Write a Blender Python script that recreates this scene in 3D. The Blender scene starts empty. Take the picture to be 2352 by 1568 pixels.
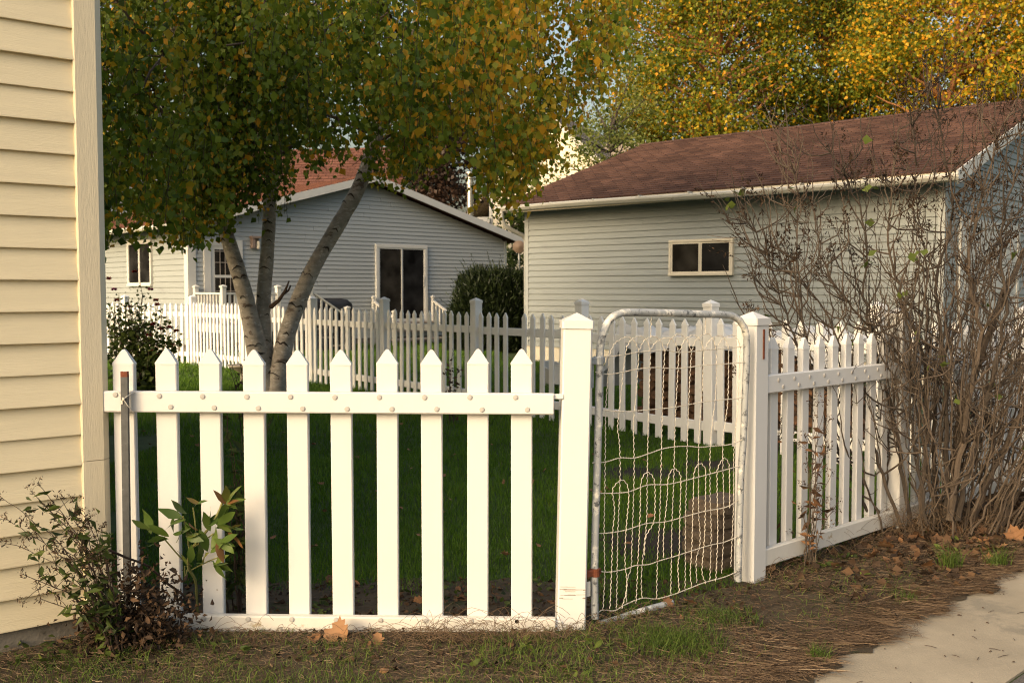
import bpy, math, random
import numpy as np
from mathutils import Vector, Matrix
R = math.radians
rnd = random.Random(7)
rng = np.random.default_rng(7)
scene = bpy.context.scene
COL = scene.collection

# ------------------------------------------------------------------ camera
F, CU, CV, CAMZ = 2287.0, 1176.0, 784.0, 1.4
TH = math.atan(117 / F)
CT, ST = math.cos(TH), math.sin(TH)
cam_d = bpy.data.cameras.new('camera')
cam_d.lens, cam_d.sensor_width = 35.0, 36.0
cam_d.clip_start, cam_d.clip_end = 0.05, 900
cam_d.dof.use_dof = True
cam_d.dof.focus_distance = 4.3
cam_d.dof.aperture_fstop = 6.3
cam = bpy.data.objects.new('camera', cam_d)
COL.objects.link(cam)
cam.location = (0, 0, CAMZ)
cam.rotation_euler = (R(90) - TH, 0, 0)
scene.camera = cam


def ray(u, v):
    xc, yc = (u - CU) / F, (CV - v) / F
    return Vector((xc, CT + yc * ST, -ST + yc * CT))


def P(u, v, Y):
    r = ray(u, v)
    return r * (Y / r.y) + Vector((0, 0, CAMZ))


def G(u, v, z=0.0):
    r = ray(u, v)
    return r * ((z - CAMZ) / r.z) + Vector((0, 0, CAMZ))


def HP(u, v, p0, n):
    r = ray(u, v)
    c = Vector((0, 0, CAMZ))
    return c + r * ((Vector(p0) - c).dot(n) / r.dot(n))


def proj(p):
    """pixel of world points (N,3)"""
    p = np.asarray(p, float)
    z = p[:, 2] - CAMZ
    fw = p[:, 1] * CT - z * ST
    up = p[:, 1] * ST + z * CT
    return CU + F * p[:, 0] / fw, CV - F * up / fw


# ------------------------------------------------------------------ materials
MATS = {}


def nd(nt, t, **kw):
    n = nt.nodes.new(t)
    for k, v in kw.items():
        if k in n.inputs.keys() if hasattr(n.inputs, 'keys') else False:
            n.inputs[k].default_value = v
        else:
            setattr(n, k, v)
    return n


def c4(c, k=1.0):
    return (min(1, c[0] * k), min(1, c[1] * k), min(1, c[2] * k), 1)


def ramp(nt, stops, interp='LINEAR'):
    n = nt.nodes.new('ShaderNodeValToRGB')
    n.color_ramp.interpolation = interp
    e = n.color_ramp.elements
    while len(e) < len(stops):
        e.new(0.5)
    for i, (p, c) in enumerate(stops):
        e[i].position = p
        e[i].color = c4(c) if hasattr(c, '__len__') else (c, c, c, 1)
    return n


def newmat(name):
    m = bpy.data.materials.new(name)
    m.use_nodes = True
    nt = m.node_tree
    b = nt.nodes['Principled BSDF']
    MATS[name] = m
    return m, nt, b


def M(name, col, rough=.6, var=.1, scale=6, bump=0, bscale=40, metal=0, spec=.3, stretch=(1, 1, 1),
      spots=None, coat=0):
    """general surface: two-scale colour variation, bump, optional spots (colour, scale, threshold)"""
    m, nt, b = newmat(name)
    L = nt.links.new
    tc = nt.nodes.new('ShaderNodeTexCoord')
    mp = nt.nodes.new('ShaderNodeMapping')
    mp.inputs['Scale'].default_value = stretch
    L(tc.outputs['Object'], mp.inputs['Vector'])
    n1 = nd(nt, 'ShaderNodeTexNoise', Scale=scale, Detail=6, Roughness=.65)
    L(mp.outputs[0], n1.inputs['Vector'])
    r1 = ramp(nt, [(.3, tuple(x * (1 - var) for x in col)), (.7, tuple(x * (1 + var) for x in col))])
    L(n1.outputs['Fac'], r1.inputs['Fac'])
    out = r1.outputs[0]
    if spots:
        for sc, ss, th in spots:
            n2 = nd(nt, 'ShaderNodeTexNoise', Scale=ss, Detail=5, Roughness=.7)
            L(mp.outputs[0], n2.inputs['Vector'])
            r2 = ramp(nt, [(th, 0), (min(1, th + .07), 1)])
            L(n2.outputs['Fac'], r2.inputs['Fac'])
            mx = nd(nt, 'ShaderNodeMix', data_type='RGBA')
            L(r2.outputs[0], mx.inputs[0])
            L(out, mx.inputs[6])
            mx.inputs[7].default_value = c4(sc)
            out = mx.outputs[2]
    L(out, b.inputs['Base Color'])
    b.inputs['Roughness'].default_value = rough
    b.inputs['Metallic'].default_value = metal
    b.inputs['Specular IOR Level'].default_value = spec
    b.inputs['Coat Weight'].default_value = coat
    if bump:
        n3 = nd(nt, 'ShaderNodeTexNoise', Scale=bscale, Detail=5, Roughness=.6)
        L(mp.outputs[0], n3.inputs['Vector'])
        bp = nd(nt, 'ShaderNodeBump', Strength=bump, Distance=.01)
        L(n3.outputs['Fac'], bp.inputs['Height'])
        L(bp.outputs[0], b.inputs['Normal'])
    return m


def LEAF(name, stops, trans=.35, rough=.5, spec=.25, interp='LINEAR'):
    """foliage: colour from the per-leaf 'hue' attribute, some light passing through"""
    m, nt, b = newmat(name)
    L = nt.links.new
    at = nd(nt, 'ShaderNodeAttribute', attribute_name='hue')
    r = ramp(nt, stops, interp)
    L(at.outputs['Fac'], r.inputs['Fac'])
    L(r.outputs[0], b.inputs['Base Color'])
    b.inputs['Roughness'].default_value = rough
    b.inputs['Specular IOR Level'].default_value = spec
    if trans:
        t = nt.nodes.new('ShaderNodeBsdfTranslucent')
        L(r.outputs[0], t.inputs['Color'])
        mx = nt.nodes.new('ShaderNodeMixShader')
        mx.inputs[0].default_value = trans
        o = nt.nodes['Material Output']
        L(b.outputs[0], mx.inputs[1])
        L(t.outputs[0], mx.inputs[2])
        L(mx.outputs[0], o.inputs['Surface'])
    return m


def SHINGLE(name, col, col2):
    m, nt, b = newmat(name)
    L = nt.links.new
    tc = nt.nodes.new('ShaderNodeTexCoord')
    br = nd(nt, 'ShaderNodeTexBrick', Scale=1.0, offset=.5)
    br.inputs['Brick Width'].default_value = .3
    br.inputs['Row Height'].default_value = .17
    br.inputs['Mortar Size'].default_value = .010
    br.inputs['Color1'].default_value = c4(col)
    br.inputs['Color2'].default_value = c4(col2)
    br.inputs['Mortar'].default_value = c4(col, .30)
    L(tc.outputs['Object'], br.inputs['Vector'])
    n = nd(nt, 'ShaderNodeTexNoise', Scale=1.1, Detail=6)
    L(tc.outputs['Object'], n.inputs['Vector'])
    n2 = nd(nt, 'ShaderNodeTexNoise', Scale=130, Detail=3)
    L(tc.outputs['Object'], n2.inputs['Vector'])
    r = ramp(nt, [(.3, .72), (.7, 1.15)])
    L(n.outputs['Fac'], r.inputs['Fac'])
    r2 = ramp(nt, [(.3, .7), (.7, 1.25)])
    L(n2.outputs['Fac'], r2.inputs['Fac'])
    mx = nd(nt, 'ShaderNodeMix', data_type='RGBA', blend_type='MULTIPLY')
    mx.inputs[0].default_value = 1
    L(br.outputs['Color'], mx.inputs[6]); L(r.outputs[0], mx.inputs[7])
    mx2 = nd(nt, 'ShaderNodeMix', data_type='RGBA', blend_type='MULTIPLY')
    mx2.inputs[0].default_value = 1
    L(mx.outputs[2], mx2.inputs[6]); L(r2.outputs[0], mx2.inputs[7])
    L(mx2.outputs[2], b.inputs['Base Color'])
    b.inputs['Roughness'].default_value = .95
    b.inputs['Specular IOR Level'].default_value = .1
    bp = nd(nt, 'ShaderNodeBump', Strength=.4, Distance=.004)
    L(n2.outputs['Fac'], bp.inputs['Height'])
    L(bp.outputs[0], b.inputs['Normal'])
    return m


def GLASS(name, col=(.012, .012, .012)):
    m, nt, b = newmat(name)
    L = nt.links.new
    tc = nt.nodes.new('ShaderNodeTexCoord')
    n = nd(nt, 'ShaderNodeTexNoise', Scale=2.2, Detail=4)
    L(tc.outputs['Object'], n.inputs['Vector'])
    r = ramp(nt, [(.35, tuple(x * .5 for x in col)), (.7, tuple(x * 2.2 for x in col))])
    L(n.outputs['Fac'], r.inputs['Fac'])
    L(r.outputs[0], b.inputs['Base Color'])
    b.inputs['Roughness'].default_value = .08
    b.inputs['Specular IOR Level'].default_value = .06
    return m


VW = (.61, .605, .59)
M('vinyl', VW, .42, .025, 5, .03, 60, spots=[((.58, .54, .475), 3.0, .64), ((.45, .40, .33), 60, .74)])
M('vinyl_soiled', (.61, .585, .53), .5, .07, 9, .06, 50, spots=[((.42, .35, .25), 9, .62), ((.22, .19, .13), 34, .69)])
M('vinyl_back', (.74, .73, .70), .5, .04, 4, .03, 60, spots=[((.5, .44, .35), 6.0, .68)])  # whiter than the front vinyl, lightened to offset the birch's shadow
M('plug', (.40, .385, .36), .5, .08, 30)
M('galv', (.36, .38, .39), .45, .22, 40, .1, 120, metal=.35, spots=[((.2, .2, .2), 55, .63)])
M('stake', (.085, .088, .09), .5, .2, 30, .15, 90, metal=.2, spots=[((.17, .17, .17), 30, .64)])
M('rust', (.16, .05, .025), .9, .3, 60, .3, 100)
M('gate_paint', (.34, .355, .36), .5, .14, 18, .25, 70,
  spots=[((.66, .64, .58), 7, .53), ((.10, .105, .11), 30, .56), ((.25, .15, .08), 16, .70)])
M('wire', (.60, .55, .46), .6, .18, 30, 0, 90, spots=[((.30, .17, .09), 24, .62), ((.1, .08, .07), 50, .70)])
M('siding_yellow', (.72, .625, .425), .55, .05, 2.5, .22, 26, stretch=(.9, 1, 13), spots=[((.62, .53, .35), 3.5, .70)])
M('corner_yellow', (.66, .58, .42), .55, .05, 3, .22, 26, stretch=(13, 13, .9))
M('concrete_old', (.18, .16, .13), .9, .3, 7, .5, 40, spots=[((.08, .07, .055), 5, .58)])
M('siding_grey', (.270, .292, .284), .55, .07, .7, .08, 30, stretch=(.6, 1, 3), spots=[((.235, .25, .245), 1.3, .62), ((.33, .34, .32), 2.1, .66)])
M('siding_house', (.35, .37, .37), .55, .06, .6, .08, 30, stretch=(.6, 1, 3), spots=[((.30, .315, .31), 1.1, .64)])
M('siding_far', (.80, .71, .54), .6, .05, .7, .05, 30)  # cream kept bright and warm, low-sun glow put into the colour
M('siding_left', (.33, .36, .38), .6, .06, .7, .05, 30)
M('trim_white', (.56, .55, .51), .5, .06, 3, .05, 40, spots=[((.42, .38, .31), 4, .68)])
M('trim_grey', (.36, .38, .37), .5, .06, 3)
M('gutter', (.44, .43, .385), .5, .1, 3, .05, 30, spots=[((.2, .17, .13), 7, .62), ((.1, .09, .08), 25, .70)])
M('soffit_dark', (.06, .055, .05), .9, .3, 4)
SHINGLE('shingle_brown', (.125, .070, .053), (.066, .038, .031))
SHINGLE('shingle_red', (.145, .066, .048), (.11, .052, .04))
SHINGLE('shingle_tan', (.36, .30, .24), (.27, .23, .18))
GLASS('glass')
GLASS('glass_screen', (.02, .018, .015))
M('dark_void', (.010, .009, .008), .9, .3, 3)
M('bark_birch', (.31, .28, .24), .85, .32, 7, .6, 26, stretch=(1.2, 1.2, 2.2),
  spots=[((.50, .47, .43), 10, .56), ((.12, .09, .07), 5, .58), ((.04, .03, .024), 9, .64)])
M('bark_scar', (.05, .038, .03), .95, .3, 30, .5, 50)
M('bark_brown', (.048, .038, .030), .9, .3, 6, .5, 20, stretch=(3, 3, .7))
M('bark_sunlit', (.30, .14, .06), .9, .3, 3, .5, 12, stretch=(3, 3, .7))  # orange of low sun on the trunks, put into the bark colour
M('twig', (.084, .064, .048), .85, .3, 12, .3, 60)
M('twig_dark', (.055, .036, .026), .85, .3, 12)
M('seed', (.040, .024, .016), .9, .35, 30)
M('soil', (.026, .020, .015), .95, .5, 9, .8, 30, spots=[((.09, .065, .04), 25, .62)])
M('verge_soil', (.055, .041, .025), .95, .4, 8, .8, 40, spots=[((.03, .035, .012), 3, .55)])
M('lawn_soil', (.035, .055, .014), .95, .4, 3, .6, 30)
M('concrete_walk', (.29, .25, .185), .9, .16, 3.2, .3, 120, spots=[((.215, .19, .145), 2.2, .56), ((.33, .30, .24), 6, .62), ((.15, .13, .10), 70, .66)])
M('asphalt', (.10, .09, .082), .95, .5, 90, .8, 160, spots=[((.27, .25, .22), 150, .62)])
M('block', (.115, .090, .066), .95, .3, 14, .6, 70, spots=[((.22, .19, .16), 120, .62)])
M('stone', (.30, .27, .22), .9, .2, 8, .5, 40)
M('tarp', (.58, .57, .54), .45, .08, 4, .15, 12)
M('tarp_black', (.016, .016, .017), .5, .3, 3, .2, 10)
M('wood_log', (.17, .095, .052), .9, .4, 8, .5, 20, stretch=(1, 8, 8), spots=[((.30, .15, .075), 3, .55)])
M('wood_deck', (.30, .26, .22), .85, .15, 5, .2, 30)
M('wood_cream', (.62, .56, .44), .6, .05, 3)
M('steel', (.55, .52, .47), .22, .12, 8, .1, 20, metal=.9)
M('copper_lamp', (.26, .19, .15), .5, .1, 20)
M('dish', (.13, .092, .066), .7, .08, 6)
M('stem_green', (.17, .17, .055), .6, .15, 20)
M('zip', (.62, .58, .50), .5, .05, 20)

LEAF('leaf_birch', [(0, (.05, .085, .010)), (.3, (.13, .195, .018)), (.55, (.23, .27, .022)), (.74, (.44, .32, .020)),
                    (.88, (.58, .32, .020)), (1, (.68, .32, .022))], .36)
LEAF('leaf_tree', [(0, (.05, .085, .010)), (.3, (.14, .18, .016)), (.55, (.29, .27, .018)), (.74, (.48, .35, .018)),
                   (.88, (.66, .36, .018)), (1, (.70, .29, .018))], .42)
LEAF('leaf_pale', [(0, (.05, .075, .018)), (.5, (.14, .17, .035)), (1, (.26, .25, .08))])
LEAF('leaf_dark', [(0, (.022, .014, .010)), (.5, (.040, .022, .014)), (1, (.075, .040, .022))], .15)
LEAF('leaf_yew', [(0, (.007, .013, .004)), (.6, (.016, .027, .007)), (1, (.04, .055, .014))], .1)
LEAF('leaf_shrub', [(0, (.02, .034, .009)), (.5, (.05, .075, .016)), (1, (.12, .155, .03))])
LEAF('petal', [(0, (.05, .012, .008)), (.5, (.18, .02, .015)), (.8, (.25, .05, .03)), (1, (.20, .012, .10))], .2)
LEAF('leaf_peony', [(0, (.042, .075, .014)), (.5, (.088, .138, .026)), (.8, (.14, .14, .03)), (1, (.17, .085, .03))], .25, .4)
LEAF('leaf_dry', [(0, (.045, .028, .016)), (.35, (.11, .058, .030)), (.65, (.21, .105, .046)), (.85, (.30, .17, .085)), (1, (.17, .04, .02))], .12, .7)
LEAF('leaf_brown', [(0, (.022, .015, .010)), (.5, (.052, .031, .018)), (1, (.11, .063, .032))], .1, .8)
LEAF('grass', [(0, (.042, .090, .009)), (.6, (.092, .185, .015)), (.92, (.15, .24, .024)), (1, (.16, .14, .04))], .42, .5)
LEAF('grass_verge', [(0, (.045, .08, .012)), (.6, (.11, .165, .025)), (1, (.15, .18, .04))], .3, .6)
LEAF('straw', [(0, (.035, .023, .014)), (.4, (.11, .072, .044)), (.8, (.20, .14, .085)), (1, (.33, .25, .16))], .1, .85)


# ------------------------------------------------------------------ mesh tools
class MB:
    def __init__(s):
        s.v, s.f = [], []

    def add(s, vs, fs):
        o = len(s.v)
        s.v += [tuple(p) for p in vs]
        s.f += [tuple(i + o for i in f) for f in fs]
        return s

    def box(s, x0, x1, y0, y1, z0, z1):
        return s.add([(x0, y0, z0), (x1, y0, z0), (x1, y1, z0), (x0, y1, z0), (x0, y0, z1), (x1, y0, z1), (x1, y1, z1), (x0, y1, z1)],
                     [(0, 3, 2, 1), (4, 5, 6, 7), (0, 1, 5, 4), (1, 2, 6, 5), (2, 3, 7, 6), (3, 0, 4, 7)])

    def prism(s, prof, axis, a, b, ch=0):
        """closed 2D profile (ccw) swept between a and b along axis 0/1/2"""
        n = len(prof)

        def pt(p, t):
            if axis == 0: return (t, p[0], p[1])
            if axis == 1: return (p[0], t, p[1])
            return (p[0], p[1], t)
        vs = [pt(p, a) for p in prof] + [pt(p, b) for p in prof]
        fs = [tuple(range(n - 1, -1, -1)), tuple(range(n, 2 * n))]
        fs += [(i, (i + 1) % n, (i + 1) % n + n, i + n) for i in range(n)]
        return s.add(vs, fs)

    def cbox(s, x0, x1, y0, y1, z0, z1, c=.003, axis=2):
        """box whose four edges along one axis are chamfered"""
        def oct_(a0, a1, b0, b1):
            return [(a0 + c, b0), (a1 - c, b0), (a1, b0 + c), (a1, b1 - c), (a1 - c, b1), (a0 + c, b1), (a0, b1 - c), (a0, b0 + c)]
        if axis == 2: return s.prism(oct_(x0, x1, y0, y1), 2, z0, z1)
        if axis == 0: return s.prism(oct_(y0, y1, z0, z1), 0, x0, x1)
        return s.prism(oct_(x0, x1, z0, z1), 1, y0, y1)

    def tube(s, pts, rad, n=6, cap=True):
        pts = [Vector(p) for p in pts]
        if not hasattr(rad, '__len__'): rad = [rad] * len(pts)
        o = len(s.v)
        up = None
        for i, p in enumerate(pts):
            t = (pts[min(i + 1, len(pts) - 1)] - pts[max(i - 1, 0)])
            if t.length < 1e-9: t = Vector((0, 0, 1))
            t.normalize()
            if up is None:
                a = Vector((0, 0, 1)) if abs(t.z) < .9 else Vector((1, 0, 0))
                up = t.cross(a).normalized()
            up = (up - t * up.dot(t))
            if up.length < 1e-6: up = t.orthogonal()
            up.normalize()
            w = t.cross(up)
            for k in range(n):
                an = 2 * math.pi * k / n
                q = p + (up * math.cos(an) + w * math.sin(an)) * rad[i]
                s.v.append((q.x, q.y, q.z))
        for i in range(len(pts) - 1):
            for k in range(n):
                a, b = o + i * n + k, o + i * n + (k + 1) % n
                s.f.append((a, b, b + n, a + n))
        if cap:
            s.f.append(tuple(o + k for k in range(n - 1, -1, -1)))
            e = o + (len(pts) - 1) * n
            s.f.append(tuple(e + k for k in range(n)))
        return s

    def lathe(s, prof, c=(0, 0, 0), n=12):
        o = len(s.v)
        for r, z in prof:
            for k in range(n):
                an = 2 * math.pi * k / n
                s.v.append((c[0] + r * math.cos(an), c[1] + r * math.sin(an), c[2] + z))
        for i in range(len(prof) - 1):
            for k in range(n):
                a, b = o + i * n + k, o + i * n + (k + 1) % n
                s.f.append((a, b, b + n, a + n))
        s.f.append(tuple(o + k for k in range(n - 1, -1, -1)))
        e = o + (len(prof) - 1) * n
        s.f.append(tuple(e + k for k in range(n)))
        return s

    def xf(s, mat, start=0):
        for i in range(start, len(s.v)):
            q = mat @ Vector(s.v[i])
            s.v[i] = (q.x, q.y, q.z)
        return s

    def mesh(s, name):
        me = bpy.data.meshes.new(name)
        me.from_pydata(s.v, [], s.f)
        me.update()
        return me


def tag(o, label=None, cat=None, group=None, kind=None):
    if label: o['label'] = label
    if cat: o['category'] = cat
    if group: o['group'] = group
    if kind: o['kind'] = kind
    return o


def smooth(o, angle=40):
    me = o.data
    me.polygons.foreach_set('use_smooth', [True] * len(me.polygons))
    try:
        me.set_sharp_from_angle(angle=R(angle))
    except Exception:
        pass
    return o


def empty(name, loc, rz=0, label=None, cat=None, group=None):
    o = bpy.data.objects.new(name, None)
    o.empty_display_size = .1
    o.location = loc
    o.rotation_euler = (0, 0, rz)
    COL.objects.link(o)
    return tag(o, label, cat, group)


def worldloc(o):
    l = Vector((0, 0, 0))
    while o is not None:
        l += o.location
        o = o.parent
    return l


def put(name, me, mat, parent=None, loc=None, rz=0, mtx=None):
    """link an object carrying mesh me (mesh is in the parent's own space unless loc is given)"""
    o = bpy.data.objects.new(name, me)
    if mat and not me.materials: me.materials.append(MATS[mat])
    o.parent = parent
    if loc is not None: o.location = loc
    if rz: o.rotation_euler = (0, 0, rz)
    if mtx is not None: o.matrix_local = mtx
    COL.objects.link(o)
    return o


def build(name, mb, mat, parent=None, world=False, sm=0):
    """world=True: mb is in world space; move it into the (unrotated) parent's space, or give it its own origin"""
    me = mb.mesh(name) if isinstance(mb, MB) else mb
    loc = None
    if world:
        co = np.empty(len(me.vertices) * 3)
        me.vertices.foreach_get('co', co)
        co = co.reshape(-1, 3)
        if parent is not None:
            co -= np.array(worldloc(parent))
        else:
            loc = Vector(((co[:, 0].min() + co[:, 0].max()) / 2, (co[:, 1].min() + co[:, 1].max()) / 2, co[:, 2].min()))
            co -= np.array(loc)
        me.vertices.foreach_set('co', co.ravel())
        me.update()
    o = put(name, me, mat, parent, loc)
    if sm: smooth(o, sm)
    return o


def np_mesh(name, verts, nper, faces, hue=None):
    """verts (N,nper,3), faces: list of index tuples inside one element"""
    N = len(verts)
    me = bpy.data.meshes.new(name)
    co = np.ascontiguousarray(verts, dtype=np.float32).reshape(-1)
    me.vertices.add(N * nper)
    me.vertices.foreach_set('co', co)
    base = (np.arange(N) * nper)
    loops, starts, totals = [], [], []
    ids = []
    for f in faces:
        ids.append(np.array(f)[None, :] + base[:, None])
    ll = np.concatenate([i for i in ids], axis=1).reshape(-1) if len(set(len(f) for f in faces)) >= 1 else None
    per = sum(len(f) for f in faces)
    st = np.cumsum([0] + [len(f) for f in faces])[:-1]
    starts = (np.arange(N) * per)[:, None] + st[None, :]
    totals = np.tile(np.array([len(f) for f in faces]), (N, 1))
    me.loops.add(N * per)
    me.loops.foreach_set('vertex_index', ll.astype(np.int32))
    me.polygons.add(N * len(faces))
    me.polygons.foreach_set('loop_start', starts.reshape(-1).astype(np.int32))
    me.polygons.foreach_set('loop_total', totals.reshape(-1).astype(np.int32))
    me.update(calc_edges=True)
    if hue is not None:
        a = me.attributes.new('hue', 'FLOAT', 'POINT')
        a.data.foreach_set('value', np.repeat(np.asarray(hue, np.float32), nper))
    return me


def unit(a):
    return a / np.maximum(np.linalg.norm(a, axis=1, keepdims=True), 1e-9)


def kites(c, size, d, hue, aspect=.75, fold=.12, r=None):
    """leaf kites: centre c, tip direction d, folded on the midrib"""
    r = r or rng
    c = np.asarray(c, float); N = len(c)
    size = np.broadcast_to(np.asarray(size, float), (N,))[:, None]
    d = unit(np.asarray(d, float))
    a = unit(r.normal(size=(N, 3)))
    s = unit(np.cross(d, a)); n = np.cross(s, d)
    v = np.empty((N, 4, 3))
    v[:, 0] = c - d * size * .5
    v[:, 1] = c - d * size * .12 + s * size * aspect * .5 + n * size * fold
    v[:, 2] = c + d * size * .5
    v[:, 3] = c - d * size * .12 - s * size * aspect * .5 + n * size * fold
    return v, [(0, 1, 2), (0, 2, 3)], hue


def blades(p, h, w, lean, hue, r=None):
    """grass blades: base p (N,3), height, width, lean length"""
    r = r or rng
    N = len(p)
    an = r.uniform(0, 2 * np.pi, N); ln = r.uniform(0, 2 * np.pi, N)
    s = np.stack([np.cos(an), np.sin(an), np.zeros(N)], 1) * (np.asarray(w) * .5).reshape(-1, 1)
    l = np.stack([np.cos(ln), np.sin(ln), np.zeros(N)], 1) * np.asarray(lean).reshape(-1, 1)
    up = np.zeros((N, 3)); up[:, 2] = h
    v = np.empty((N, 5, 3))
    v[:, 0] = p - s; v[:, 1] = p + s
    v[:, 2] = p + s * .8 + up * .6 + l * .3
    v[:, 3] = p - s * .8 + up * .6 + l * .3
    v[:, 4] = p + up + l
    return v, [(0, 1, 2, 3), (3, 2, 4)], hue


def leafpart(name, k, mat, parent=None, world=True):
    v, f, h = k
    me = np_mesh(name, v, v.shape[1], f, np.clip(h, 0, 1))
    return build(name, me, mat, parent, world)


def cat_k(*ks):
    return np.concatenate([k[0] for k in ks]), ks[0][1], np.concatenate([np.asarray(k[2]) for k in ks])


def leaf_shape(kind, size, curl=.2, seed=0):
    """one detailed leaf lying in xy (stem at -y): lobed outline + curl, as (verts, faces)"""
    r = random.Random(seed)
    out = []
    if kind == 'maple':
        base = [(.0, -.5), (.10, -.33), (.30, -.36), (.26, -.22), (.48, -.12), (.38, -.02), (.50, .16), (.30, .12), (.24, .20), (.28, .36), (.12, .30), (0, .52)]
    elif kind == 'oak':
        base = [(.0, -.5), (.07, -.30), (.20, -.28), (.12, -.16), (.28, -.08), (.16, .02), (.32, .14), (.18, .22), (.22, .36), (.08, .40), (0, .5)]
    elif kind == 'lance':
        base = [(0, -.5), (.07, -.42), (.15, -.25), (.185, -.05), (.16, .14), (.09, .33), (.035, .44), (0, .5)]
    elif kind == 'oval':
        base = [(0, -.5), (.10, -.40), (.20, -.22), (.24, 0), (.20, .2), (.10, .38), (0, .5)]
    else:
        base = [(0, -.5), (.16, -.42), (.30, -.26), (.32, -.08), (.24, .12), (.12, .30), (0, .5)]
    if kind in ('maple', 'oak'):
        for _ in range(1):
            nb = [base[0]]
            for i in range(len(base) - 1):
                (xa, ya), (xb, yb) = base[i], base[i + 1]
                nb += [(xa * .75 + xb * .25, ya * .75 + yb * .25), (xa * .25 + xb * .75, ya * .25 + yb * .75)]
            base = nb + [base[-1]]
    right = [(x * r.uniform(.9, 1.1), y * r.uniform(.97, 1.03)) for x, y in base]
    left = [(-x * r.uniform(.85, 1.15), y) for x, y in base[-2:0:-1]]
    ax, ay = r.uniform(-.5, .5), r.uniform(-.3, .3)
    n = len(right)
    mid = [(0, y) for x, y in base]

    def z(x, y):
        return curl * (x * x * 2.2 + (y + ay) ** 2 * .9 * math.copysign(1, ax) + .15 * math.sin(7 * x + 5 * y + seed))
    vs = []
    for (x, y) in right: vs.append((x * size, y * size, z(x, y) * size))
    lf = [(-x * r.uniform(.85, 1.1), y) for x, y in base]
    lf[0] = right[0]; lf[-1] = right[-1]
    for (x, y) in mid: vs.append((x * size, y * size, z(x * .2, y) * size))
    for (x, y) in lf: vs.append((x * size, y * size, z(x, y) * size))
    fs = []
    for i in range(n - 1):
        fs.append((n + i, i, i + 1, n + i + 1))
        fs.append((2 * n + i, n + i, n + i + 1, 2 * n + i + 1))
    fs = [tuple(dict.fromkeys(f)) for f in fs]
    return vs, fs


def mesh_hue(me, h):
    a = me.attributes.new('hue', 'FLOAT', 'POINT')
    a.data.foreach_set('value', np.full(len(me.vertices), h, np.float32))
    return me


def rot_to(d):
    """matrix taking +y to direction d with a random roll"""
    d = Vector(d).normalized()
    q = Vector((0, 1, 0)).rotation_difference(d)
    return q.to_matrix().to_4x4()

# ================================================================== the ground
def sheet(name, pts, z, mat, kind='structure'):
    mb = MB().add([(x, y, z) for x, y in pts], [tuple(range(len(pts)))])
    o = build(name, mb, mat, None, True)
    return tag(o, kind=kind)


# frames of the three directions of the place
FD = Vector((.725, .689, 0)).normalized()          # right fence and pavement run this way
FN = Vector((FD.y, -FD.x, 0))                      # to the street side
RF0 = P(1727, 900, 4.72); RF0.z = 0                # gate post of the right fence
HC = Vector((-1.655, 4.0, 0))                      # corner of the yellow house
HD = Vector((.774, .633, 0)).normalized()

sheet('lawn', [(-150, -40), (150, -40), (150, 260), (-150, 260)], 0.0, 'lawn_soil')


def wob(a, b, n, amp, seed):
    r = random.Random(seed)
    a, b = Vector(a), Vector(b)
    t = (b - a).normalized(); nn = Vector((-t.y, t.x))
    return [tuple(a + (b - a) * (i / n) + nn * (amp * (r.random() - .5) * 2 if 0 < i < n else 0)) for i in range(n + 1)]


# verge: bare, strawy soil between the fences and the pavement; bed behind the front fence
e0 = G(1830, 1568); e1 = G(2352, 1305)
ED = (e1 - e0); ED.z = 0; ED.normalize()
EN = Vector((ED.y, -ED.x, 0))
wA = e0 - ED * 6; wB = e0 + ED * 12
far1 = RF0 + FD * 12
def edge_w(t): return .045 * math.sin(t * 5.3) + .035 * math.sin(t * 11.7 + 1) + .022 * math.sin(t * 27 + 2) + .012 * math.sin(t * 61)
edge_pts = []
for i in range(420):
    t = -6 + 18 * i / 419
    p_ = e0 + ED * t + EN * edge_w(t)
    edge_pts.append((p_.x, p_.y))
sheet('verge', [(-7, -2), (wA.x + .1, wA.y)] + [(p[0], p[1]) for p in edge_pts] +
      [(far1.x, far1.y)] + [(p[0], p[1]) for p in wob((far1.x, far1.y), (RF0.x + .05, RF0.y + .12), 40, .05, 4)] +
      [(p[0], p[1]) for p in wob((RF0.x - .1, 4.75), (-1.6, 4.62), 30, .07, 5)] + [(-7, 4.6)], .016, 'verge_soil')
PW = (G(2316, 1568) - e0).dot(EN)
wa = [wA - EN * .22, wB - EN * .22, wB + EN * PW, wA + EN * PW]
mb = MB().add([(p.x, p.y, .0) for p in wa] + [(p.x, p.y, .010) for p in wa], [(4, 5, 6, 7), (0, 1, 5, 4), (2, 3, 7, 6), (1, 2, 6, 5), (3, 0, 4, 7)])
mb.f[0] = (4, 7, 6, 5)
tag(build('pavement', mb, 'concrete_walk', None, True), kind='structure')
ro = [wA + EN * (PW + .01), wB + EN * (PW + .01), wB + EN * 9, wA + EN * 9]
sheet('road', [(p.x, p.y) for p in ro], .006, 'asphalt')
# bare patches in the lawn behind the gate
def patch(cu, cv, rx, ry, seed):
    r = random.Random(seed)
    c = G(cu, cv)
    pts = []
    for k in range(22):
        a = 2 * math.pi * k / 22; q = r.uniform(.7, 1.15)
        pts.append((c.x + rx * q * math.cos(a), c.y + ry * q * math.sin(a)))
    return sheet('bare_soil', pts, .004, 'soil'), c
BARE = [(patch(1470, 1090, .42, .32, 1)[1], .42, .34), (patch(1540, 1250, .42, .36, 2)[1], .42, .36), (patch(1640, 1070, .3, .3, 3)[1], .3, .3)]


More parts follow.
